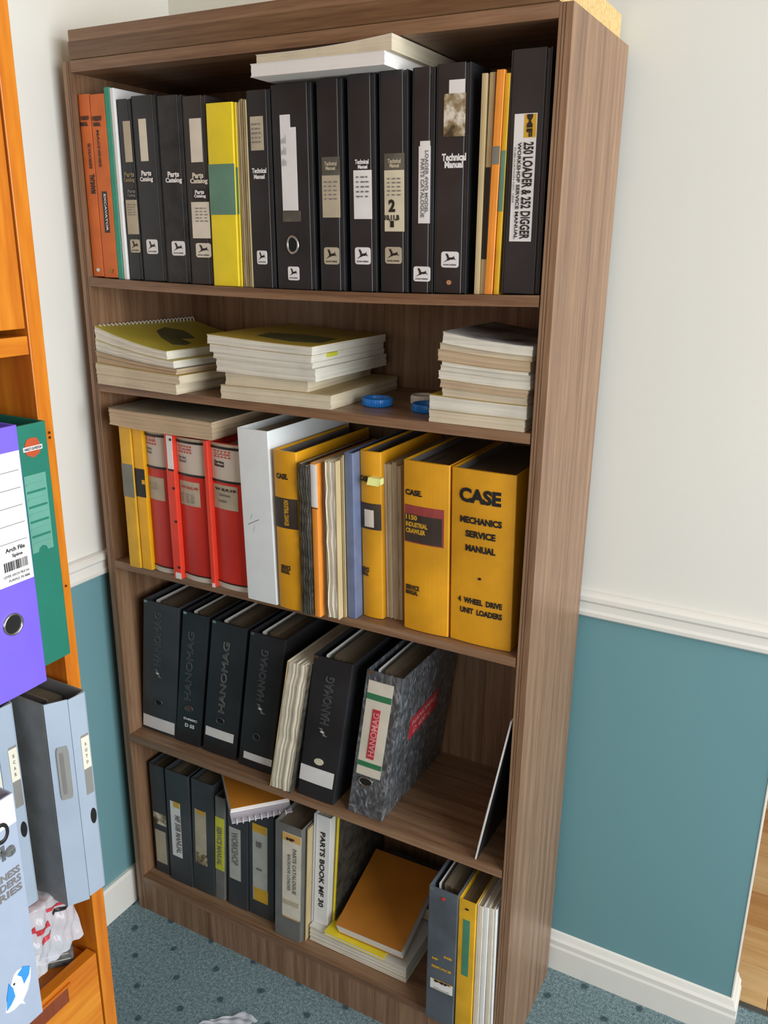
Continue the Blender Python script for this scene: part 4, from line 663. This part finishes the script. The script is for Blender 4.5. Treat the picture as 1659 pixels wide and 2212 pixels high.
pile('magazines in the middle stack', sag2, [
    ('magazine', 'thick cream catalogue at the bottom of the middle stack', .297, .518, -.004, .245, .0235, .0235, 'tan_cover', 'leaf_cream', 2),
    ('magazine', 'short cream catalogue with a dark cover, second from bottom of the middle stack', .305, .470, .000, .235, .0215, .0200, 'grey_cover', 'leaf_cream', 3),
    ('magazine', 'thickest white block of pages in the middle stack, third from its bottom', .288, .492, -.002, .240, .0225, .0205, 'paper_white_cover', 'leaf_white', 0),
    ('magazine', 'slim white catalogue third from the top of the middle stack', .283, .487, -.003, .240, .010, .009, 'paper_white_cover', 'leaf_white', 0),
    ('magazine', 'white catalogue second from the top of the middle stack, yellow marker sticking out', .277, .486, -.004, .240, .0135, .0120, 'gold_cover', 'leaf_white', 0,
     lambda r_, tp, x0, y0, z: MB().box(.2085, .2125, .045, .075, .004, .010).build('yellow_marker', 'lime', r_)),
    ('magazine', 'topmost catalogue of the middle stack, mustard cover with dark print', .272, .487, -.004, .245, .0155, .0140, 'gold_cover', 'leaf_white', 0,
     leafmark([(.07, .05), (.15, .035), (.20, .05), (.19, .12), (.12, .13), (.06, .10)], 'olive_leaf'))], 200)
ci = [('tan_cover', 'leaf_cream', .019, .018, .693, .847, 'lowest cream booklet of the right hand stack'),
      ('gold_cover', 'leaf_white', .022, .020, .692, .849, 'booklet with a brown top cover, second from the bottom of the right hand stack'),
      ('tan_cover', 'leaf_cream', .013, .011, .712, .848, 'cream booklet third from the bottom of the right hand stack'),
      ('tan_cover', 'leaf_tan', .012, .011, .710, .849, 'tan paged booklet fourth from the bottom of the right hand stack'),
      ('paper_white_cover', 'leaf_white', .012, .012, .706, .852, 'white booklet in the middle of the right hand stack, fifth from the bottom'),
      ('paper_white_cover', 'leaf_white', .008, .008, .708, .851, 'thin white booklet sixth from the bottom of the right hand stack'),
      ('tan_cover', 'leaf_white', .006, .005, .712, .848, 'thinnest booklet of the right hand stack, under the orange brown one'),
      ('tan_cover', 'leaf_tan', .016, .014, .704, .850, 'orange brown edged booklet third from the top of the right hand stack'),
      ('tan_cover', 'leaf_cream', .010, .008, .706, .852, 'cream booklet directly under the topmost one of the right hand stack'),
      ('bw_cover', 'leaf_white', .017, .014, .712, .853, 'topmost booklet of the right hand stack, black and white photographic cover')]
pile('booklets in the right hand stack', sag2, [('booklet', lb, a, c, .004+.002*(i % 3), .205, tl, tr, cv, lf, -.6) for i, (cv, lf, tl, tr, a, c, lb) in enumerate(ci)], 300)
# bottle lids
def lid(x, y, r, h, mat, label, z=Z2+.0001):
    t = thing('bottle_lid', (x, y, z-.0007), label, 'lid', 'plastic lids on the second shelf')
    MB().lathe([(0, 0), (r*.96, 0), (r, .0015), (r, h-.0015), (r*.97, h), (r*.86, h), (r*.84, h-.002), (r*.82, h-.0035 if mat == 'white_cap' else .004), (0, h-.0035 if mat == 'white_cap' else .004)]).build('cap', mat, t, smooth=True)
    mb = MB()
    for k in range(40):
        a = 6.2832*k/40; c, s_ = math.cos(a), math.sin(a)
        mb.add([(r*c-.0006*s_, r*s_+.0006*c, .0015), (r*c+.0006*s_, r*s_-.0006*c, .0015), ((r+.0007)*c, (r+.0007)*s_, .002), (r*c-.0006*s_, r*s_+.0006*c, h-.002), (r*c+.0006*s_, r*s_-.0006*c, h-.002), ((r+.0007)*c, (r+.0007)*s_, h-.002)],
               [(0, 2, 5, 3), (2, 1, 4, 5), (0, 1, 2), (3, 5, 4)])
    mb.build('grip_ribs', mat, t)
    if mat != 'white_cap':
        MB().add([(-.010, -.004, .0046), (.012, -.007, .0046), (.010, .009, .0046), (-.004, .010, .0046)], [(0, 1, 2, 3)]).build('inner_label', 'white_cap', t)
    return t
lid(.560, .082, .0255, .013, 'blue_cap', 'bright blue lid lying on its own between the middle and right stacks')
lid(.655, .078, .0250, .013, 'blue_cap', 'blue lid partly tucked against the right hand stack')
lid(.622, .132, .0215, .016, 'white_cap', 'white plastic lid behind the blue one near the right hand stack')
# note pads lying on the top shelf binders
zp = 1.7190
magazine('notepad', 'bright white pad lying across the top shelf binders, overhanging their front', 'notepad', 'white pads on the top shelf', .402, .628, -.030, .235, lambda x: zp, lambda x: .0175, 'white', 'leaf_pad', 401)
pt = lambda x: zp+.0177
magazine('notepad', 'cream pad with a curled up right corner on top of the bright white pad', 'notepad', 'white pads on the top shelf', .410, .637, -.026, .232, pt, lambda x: .012+.0085*max(0, (x-.45)/.187)**2.2, 'paper_white_cover', 'leaf_cream', 402)
# bent booklet on the red and white binders
zr = Z3+.2835
magazine('paperback', 'bent tan catalogue lying on top of the three red and white binders', 'book', None, .040, .283, -.020, .205, lambda x: zr+.004*max(0, (.16-x)/.12)**2, lambda x: .030+.004*math.sin(x*9), 'dust_brown', 'leaf_tan', 403, R(1))

# ---- bottom shelf: pile at the right
wb, tpw = magazine('manual', 'white catalogue lying flat at the bottom of the bottom shelf pile', 'book', 'pile on the bottom shelf', .437, .664, .032, .245, lambda x: ZB+.0002, lambda x: .036, 'paper_white_cover', 'leaf_white', 410)
for bname, lab, mt, lf, dims, loc, rt in (
    ('manual', 'thin yellow booklet poking out between the white and brown books', 'yellow', 'leaf_white', (.140, .19, .007), (.477, .026, .1290), (0, 0, 0)),
    ('lever_arch_binder', 'worn dark grey binder lying flat behind and beneath the brown covered book', 'greyblue', 'leaf_tan', (.152, .105, .036), (.5090, .155, .1372), (R(9), 0, 0)),
    ('manual', 'amber brown covered book tilted forward on top of the bottom shelf pile', 'brown_cover', 'leaf_pad', (.150, .185, .028), (.503, .038, .1372), (R(19), R(0), R(1)))):
    w_, d_, t_ = dims
    r_ = thing(bname, loc, lab, 'binder' if 'binder' in bname else 'book', 'pile on the bottom shelf', rt)
    slab(.001, w_-.001, .001, d_-.001, lambda x: .0007, lambda x: t_-.0007, nz=max(2, int(t_/.003)), jit=.0008, seed=5).build('pages', lf, r_)
    slab(0, w_, 0, d_, lambda x: t_-.0007, lambda x: t_, nz=1).build('front_cover', mt, r_, bevel=0); slab(0, w_, 0, d_, lambda x: 0, lambda x: .0007, nz=1).build('back_cover', mt, r_)
    if 'binder' in bname:
        MB().box(-.0020, -.0001, 0, d_, 0, t_).build('spine', mt, r_); MB().box(0, w_, d_+.0001, d_+.0015, .0, t_).build('end_flap', mt, r_)
r_ = thing('folder', (.4765, .06, .1368), 'thin yellow folder leaning beside the white parts book', 'folder', 'pile on the bottom shelf')
Bt = dict(sh=.014, h=.262)
MB().box(0, .0035, 0, .20, 0, .262, .014, .262).build('cover', 'yellow', r_); MB().box(.0037, .0050, .004, .20, 0, .256, .014, .262).build('pages', 'paper_tan', r_); MB().box(.0051, .0062, .002, .20, 0, .262, .014, .262).build('back_cover', 'worn_black', r_)
# spiral notepad resting across the bottom shelf binders
r_ = thing('notepad', (.281, -.014, .3745), 'amber covered spiral notepad resting across the tops of the bottom shelf binders', 'notepad', None, (R(6), R(0), R(47)))
slab(.0, .122, .0, .19, lambda x: .003, lambda x: .0125, nz=4, jit=.0006, seed=9).build('pages', 'leaf_pad', r_)
slab(.0, .122, -.0, .19, lambda x: .0127, lambda x: .0138, nz=1).build('front_cover', 'brown_cover', r_)
slab(-.002, .122, -.028, .18, lambda x: .0, lambda x: .0022, nz=1).build('plastic_backing', 'spiral_plastic', r_)
for i in range(9):
    x = .008+i*.0125; pts = [(x, -.025+.0050*math.cos(R(a)), .001+.0050*math.sin(R(a))) for a in range(0, 360, 45)]
    MB().tube(pts, .0011, 5, True).build('binding_loop', 'white', r_)
# leaning card at the right end of the fourth shelf
r_ = thing('card_sheet', (.8055, .004, Z4+.0003), 'thin pale card sheet leaning against the right side panel of the fourth shelf', 'card')
MB().box(0, .0028, 0, .23, 0, .288, .0490, .288).build('card', 'white', r_); MB().box(.0029, .0040, .001, .23, .0, .287, .0488, .287).build('dark_face', 'black', r_); MB().box(-.0016, -.0002, .003, .20, .02, .13, .049, .288).build('backing_leaf', 'cream', r_)  # added black sheet darkens the card's right face

# ================================================================ MARBLED FILE: tape on its side
for o in [x for x in bpy.data.objects if x.get('label', '').startswith('marbled grey')]:
    B = [b for b in BOOKS if b['mat'] == 'marble'][0]; w, h, sh = B['w'], B['h'], B['sh']
    fnx = lambda u, v, off: (w+sh*v/h+off, u, v)
    pl = plate(o, 'red_tape', .062, .150, .178, .196, lambda u, v, off: fnx(u, v+.10*(u-.12), off), 'redlabel', .0008, 6)
    lettering(pl, 'HANOMAG', .070, .176, .168, .190, lambda u, v, off: fnx(u, v+.10*(u-.12), off), 'pinkink', 0, .0012); lettering(pl, 'D 400 C', .078, .156, .150, .170, lambda u, v, off: fnx(u, v+.10*(u-.12), off), 'pinkink', 0, .0012)

# ================================================================ ORANGE CABINET against the left wall (its front faces +x)
cx = .400
cab = thing('wall_cabinet', (0, 0, 0), 'glossy orange pine storage cabinet with an upper door and a drawer, beside the left wall', 'cabinet')
cab.name = 'storage_cabinet'
bx = lambda nm, mt, x0, x1, y0, y1, z0, z1, par=cab, bv=.001: MB().box(x0, x1, y0, y1, z0, z1).build(nm, mt, par, bv)
bx('side_panel', 'orange_wood_z', -.020, cx, -.471, -.4495, 0, 2.08); bx('side_panel', 'orange_wood_z', -.020, cx, -1.30, -1.278, 0, 2.08)
bx('back_panel', 'brown_interior', -.020, -.012, -1.277, -.472, .02, 2.06)
bx('top_panel', 'orange_wood_y', -.012, cx, -1.277, -.472, 2.06, 2.08)
dr = bx('door', 'orange_wood_z', cx-.018, cx-.001, -.872, -.4735, 1.388, 2.055); bx('door', 'orange_wood_z', cx-.018, cx-.001, -1.274, -.875, 1.388, 2.055)
MB().tube([(cx+.0005, -.84, 1.45), (cx+.020, -.84, 1.455), (cx+.020, -.84, 1.515), (cx+.0005, -.84, 1.52)], .004, 8).build('handle', 'chrome', dr)
bx('shelf', 'orange_wood_y', -.011, cx-.001, -1.277, -.472, 1.358, 1.3795)
bx('shelf', 'orange_wood_y', -.011, cx-.045, -1.277, -.472, .958, .9755); bx('shelf', 'orange_wood_y', -.011, cx-.020, -1.277, -.472, .602, .6195); bx('shelf', 'orange_wood_y', -.011, cx-.022, -1.277, -.472, .448, .464)
dw = bx('drawer', 'orange_wood_y', cx-.020, cx-.001, -.872, -.474, .26, .478); bx('drawer', 'orange_wood_y', cx-.020, cx-.001, -1.274, -.876, .26, .478)
pl = [(-.66+.04*0, 0)]
MB().box(cx-.0009, cx+.0004, -.70, -.530, .440, .466).build('handle_recess', 'brown_interior', dw)
MB().box(cx-.0009, cx+.0030, -.705, -.525, .467, .471).build('recess_lip', 'orange_wood_y', dw, .001)
bx('drawer', 'orange_wood_y', cx-.020, cx-.001, -1.274, -.474, .06, .257); bx('plinth', 'orange_wood_y', cx-.04, cx-.02, -1.277, -.472, 0, .058)
for z in (1.262, 1.256, 1.06): MB().tube([(cx-.001, -.4575, z), (cx+.0012, -.4575, z)], .0018, 8).build('screw', 'brass', cab)
# purple and green lever arch files (spines face the room)
g2 = 'files in the orange cabinet'
def spine_file(label, mat, x, yl, z, w, h, dep, name='lever_arch_binder'):
    B = dict(k='lever', s='c', x=0, y=0, z=0, w=w, h=h, sh=0.0, dep=dep, deco=[], mat=mat, g=g2, label=label)
    return build_book(B, R(90), (x, yl, z)), B
fl = lambda u, v, off: (u, -off-.0008, v)
pz = .9760
pu, B = spine_file('bright purple lever arch file with a white ruled label and steel finger ring', 'purple', .450, -.6165, pz, .0760, .3160, .285)
plate(pu, 'label', .0030, .137, .0735, .288, fl, 'white', .0006, 3)
for i, v in enumerate((.266, .246, .226, .206, .186)): plate(pu, 'ruled_line', .010, v, .0700, v+.0007, fl, 'grey', .0009)
lettering(pu, 'Arch File', .040, .176, .066, .181, fl, 'ink', 0, .0010); lettering(pu, 'Spine', .048, .168, .062, .173, fl, 'ink', 0, .0010)
mb = MB(); rd = random.Random(5); u = .036
while u < .067:
    wd = rd.choice((.0005, .001, .0016)); mb.add([fl(u, .154, .001), fl(u+wd, .154, .001), fl(u+wd, .165, .001), fl(u, .165, .001)], [(0, 1, 2, 3)]); u += wd+rd.choice((.0006, .001))
mb.build('barcode', 'ink', pu); lettering(pu, 'LEVER ARCH FILE A4', .034, .147, .068, .150, fl, 'grey', 0, .001); lettering(pu, 'PURPLE 70 MM', .040, .141, .068, .144, fl, 'grey', 0, .001)
plate(pu, 'finger_hole', .0265, .079, .0495, .102, fl, 'black_hole', .0006, 1, CIRC); annulus(pu, 'finger_ring', .0245, .077, .0515, .104, fl, 'chrome', .80, .0026)
gr, B = spine_file('green lever arch file with an orange shield emblem, behind the purple file', 'green_binder', .418, -.5395, pz, .0640, .3060, .28)
em = plate(gr, 'emblem', .0290, .266, .0520, .290, fl, 'emblem_orange', .0008, 1, [(.5, 0), (.85, .15), (1, .35), (.95, .7), (.8, .95), (.5, 1), (.2, .95), (.05, .7), (0, .35), (.15, .15)])
plate(em, 'emblem_bar', .0270, .2745, .0540, .2800, fl, 'white', .0011); lettering(em, 'HARLEY-DAVIDSON', .0285, .2755, .0525, .2790, fl, 'ink', 0, .0014)
pk = plate(gr, 'label_pocket', .0235, .150, .0545, .246, fl, 'pocket', .0008, 1, [(0, 0), (.28, 0), (.34, .05), (.5, .075), (.66, .05), (.72, 0), (1, 0), (1, 1), (0, 1)])
for i in range(9): plate(pk, 'rib', .0255, .160+i*.0092, .0520, .1625+i*.0092, fl, 'green_binder' if i % 2 else 'pocket', .0014)
# two grey steel-board files: two-fold spine, side boards, card holders
def box_file(loc, label, word, slot):
    t = thing('box_file', loc, label, 'file', g2)
    p0, p1, p2 = (.425, -.532), (.440, -.507), (.442, -.4785); H = .310; L0 = .20
    q = lambda p: (p[0]-.442, p[1]+.4785)
    a, b_, c = q(p0), q(p1), q(p2)
    MB().prism([b_, (b_[0]-.0022, b_[1]+.0006), (a[0]-.0022, a[1]+.0016), a], 0.0, H).build('spine', 'steelgrey_board', t, .0004)
    sp = MB().prism([(b_[0], b_[1]+.0006), (b_[0]+.001, b_[1]+.012), (b_[0]+.002, c[1]-.004), (c[0]-.001, c[1]-.001), (c[0]-.004, c[1]), (c[0]-.005, c[1]-.003), (b_[0]-.001, b_[1]+.012), (b_[0]-.0022, b_[1]+.0010)], .004, H-.001).build('spine_flap', 'steelgrey_board', t, .0004)
    MB().box(-L0, c[0]-.0042, -.0020, -.0002, .004, H).build('side_board', 'steelgrey_board_shaded', t, .0004)
    MB().box(-L0, a[0]-.0024, a[1]+.0002, a[1]+.0022, 0, H).build('side_board', 'steelgrey_board_shaded', t, .0004)  # side boards carry their shade in the colour, a darker copy of the spine grey
    MB().box(-L0, a[0]-.012, a[1]+.016, a[1]+.0172, 0, H-.004).build('divider_sheet', 'light_metal', t)
    MB().box(-L0+.01, -.040, a[1]+.0185, -.006, .003, H-.016).build('pages', 'dust_brown', t)
    MB().tube([(-.03, a[1]+.004, H-.07), (-.03, a[1]+.02, H-.06), (-.03, -.006, H-.07)], .0015, 6).build('ring_arch', 'chrome', t)
    dA = Vector((b_[0]-a[0], b_[1]-a[1])); LA = dA.length; dA /= LA; nA = Vector((dA.y, -dA.x))
    fa = lambda u, v, off: (a[0]+dA.x*u+nA.x*off, a[1]+dA.y*u+nA.y*off, v)
    def fb(u, v, off):
        pts = [(b_[0], b_[1]+.0006), (b_[0]+.001, b_[1]+.012), (b_[0]+.002, c[1]-.004), (c[0]-.001, c[1]-.001)]
        y = b_[1]+.0006+u; i = 0
        while i < 2 and y > pts[i+1][1]: i += 1
        p, r2 = pts[i], pts[i+1]; tt = (y-p[1])/(r2[1]-p[1]); return (p[0]+(r2[0]-p[0])*tt+off, y, v)
    if slot:
        sl = plate(t, 'finger_slot', .008, .168, .0235, .246, fa, 'light_metal', .0022, 1, ROUND); plate(sl, 'slot_recess', .0115, .176, .0165, .238, fa, 'grey', .0026, 1, ROUND)
    else:
        plate(t, 'card', .002, .158, .0285, .246, fa, 'card_cream', .0012)
        for i, ch in enumerate('SCAR'): lettering(t, ch, .012, .224-i*.017, .017, .231-i*.017, fa, 'grey', 0, .0018)
    lh = plate(t, 'card_holder', .0125, .160, .0235, .250, fb, 'light_metal', .0007); cd = plate(t, 'card', .0115, .200, .0235, .247, fb, 'card_cream', .0013, 2)
    for i, ch in enumerate('AUTO' if slot else 'SCAR'): lettering(cd, ch, .0160, .234-i*.009, .0190, .239-i*.009, fb, 'grey', 0, .0017)
    plate(t, 'finger_hole', .0145, .112, .0235, .136, fb, 'black_hole', .0008, 1, CIRC)
    return t
box_file((.442, -.4785, .6200), 'pale grey box file with a metal finger slot, nearest the cabinet end', 'AUTO', True)
box_file((.384, -.5440, .6200), 'pale grey box file set further back, half behind the grey magazine holder', 'SCAR', False)
# grey card magazine holder with the bluebird emblem, bottom left
mh = thing('magazine_holder', (.530, -.7600, .6200), 'pale blue grey card magazine holder with a white head band and a bluebird emblem', 'holder', g2, (0, 0, R(90)))
hb = .302; hw = .0965
fm = lambda u, v, off: (u, -off, v)
MB().box(0, hw, 0, .0020, 0, hb).build('front_panel', 'card_blue_grey', mh, .0004)
MB().box(0, .0020, .0022, .26, 0, hb).build('side_panel', 'card_blue_grey', mh); MB().box(hw-.0020, hw, .0022, .26, 0, hb).build('side_panel', 'card_blue_grey', mh); MB().box(.0022, hw-.0022, .0022, .26, 0, .002).build('base', 'card_blue_grey', mh)
MB().box(.008, hw-.008, .01, .24, .003, hb-.02).build('pages', 'leaf_white', mh)
plate(mh, 'head_band', 0, hb-.036, hw, hb-.0003, fm, 'white', .0005)
annulus(mh, 'roundel', hw-.030, hb-.052, hw-.010, hb-.026, fm, 'ink', .6, .0012)
lettering(mh, 'style', hw-.052, hb-.078, hw-.006, hb-.054, fm, 'graphite', 0, .0010, 'slab')
for i, s_ in enumerate(('BUSINESS', 'LEADERS', 'SERIES')): lettering(mh, s_, hw-.050, hb-.098-i*.0115, hw-.004, hb-.089-i*.0115, fm, 'grey', 0, .0008, 'bold')
bd = plate(mh, 'bird_emblem', hw-.046, .032, hw-.008, .084, fm, 'white', .0008, 1, [(.0, .2), (.12, .55), (.3, .8), (.42, .95), (.55, 1), (.8, .95), (1, .8), (.95, .55), (.8, .3), (.6, .14), (.66, .0), (.5, .12), (.3, .1), (.1, .14)])
plate(bd, 'wing', hw-.0445, .044, hw-.032, .076, fm, 'bird_blue', .0012, 1, [(0, .0), (.2, .5), (.6, 1), (.9, .7), (1, .3), (.5, .1)]); plate(bd, 'wing', hw-.026, .060, hw-.009, .083, fm, 'bird_blue', .0012, 1, [(0, .8), (.5, 1), (1, .7), (.85, .3), (.4, .0), (.3, .5)])
plate(bd, 'eye', hw-.0325, .0690, hw-.0300, .0715, fm, 'ink', .0014, 1, CIRC)
# crumpled clear bag draped over the shelf edge under the files
bag = thing('plastic_bag', (.360, -.600, .6205), 'crumpled clear plastic bag with red print hanging under the grey files', 'bag')
rd = random.Random(11); nu, nv = 22, 26; vs = []
def bagpt(u, v):
    s_ = v*.135
    x = min(s_, .036); z = -max(0, s_-.040)
    a = .0025*math.sin(u*14+v*5)+.002*math.sin(u*31+v*17)+.0015*math.sin(v*23-u*9)
    return (x+.012*max(0, v-.3)+(a*1.3 if v > .3 else 0), .004+u*(.094+.006*v), z+abs(a)*(1 if v < .35 else .4)+.0008-.018*u*max(0, v-.7)*0+.010*u*max(0, v-.3))
vs = [bagpt(i/nu, j/nv) for i in range(nu+1) for j in range(nv+1)]
fs = [(i*(nv+1)+j, (i+1)*(nv+1)+j, (i+1)*(nv+1)+j+1, i*(nv+1)+j+1) for i in range(nu) for j in range(nv)]
sk = MB().add(vs, fs).build('film', 'clear_plastic', bag, smooth=True)
pin = lambda u, v, off: (lambda p: (p[0]+off+.0006, p[1], p[2]+.0004))(bagpt(u, v))
for (u0, v0, u1, v1, m_) in ((.12, .44, .30, .52, 'redlabel'), (.30, .50, .52, .56, 'redlabel'), (.55, .40, .95, .44, 'redlabel'), (.62, .47, .95, .51, 'ink'), (.34, .66, .56, .70, 'redlabel')):
    n = 6; q = []
    for i in range(n+1): u = u0+(u1-u0)*i/n; q += [pin(u, v0, .0008), pin(u, v1, .0008)]
    MB().add(q, [(2*i, 2*i+2, 2*i+3, 2*i+1) for i in range(n)]).build('red_print' if m_ != 'ink' else 'black_print', m_, bag)
# grey black printed pouch lying below it
po = thing('pouch', (.322, -.552, .4650), 'flat dark grey printed pouch standing in the gap above the cabinet drawer', 'pouch', None, (0, 0, R(47)))
slab(0, .078, 0, .010, lambda x: .0003*math.sin(x*80), lambda x: .040-.06*x+.0015*math.sin(x*140), nx=16, ny=2, nz=4, jit=.0006, seed=3).build('body', 'graphite', po, smooth=False)
fp = lambda u, v, off: (u, -off-.0008, v)
lettering(po, 'ng', .012, .012, .034, .032, fp, 'paleg', 0, .0012, 'slab'); plate(po, 'stripe', .004, .012, .074, .0135, fp, 'paleg', .0010); plate(po, 'stripe', .038, .022, .072, .0232, fp, 'paleg', .0010)
# scrap of clear plastic on the carpet
sc = thing('plastic_scrap', (.300, -.190, .0006), 'scrap of clear plastic wrapping lying on the blue carpet', 'wrapper')
vs = []; nu = 12
for i in range(nu+1):
    for j in range(nu+1):
        u, v = i/nu, j/nu; vs.append((.010+.085*u+.030*v-.012*u*v, .010+.030*u+.030*v+.02*(1-abs(2*u-1))*v, .0012+.006*abs(math.sin(u*9+v*4))*abs(math.sin(v*7-u*3))+.004*u*v))
MB().add(vs, [(i*(nu+1)+j, (i+1)*(nu+1)+j, (i+1)*(nu+1)+j+1, i*(nu+1)+j+1) for i in range(nu) for j in range(nu)]).build('film', 'clear_plastic', sc, smooth=True)
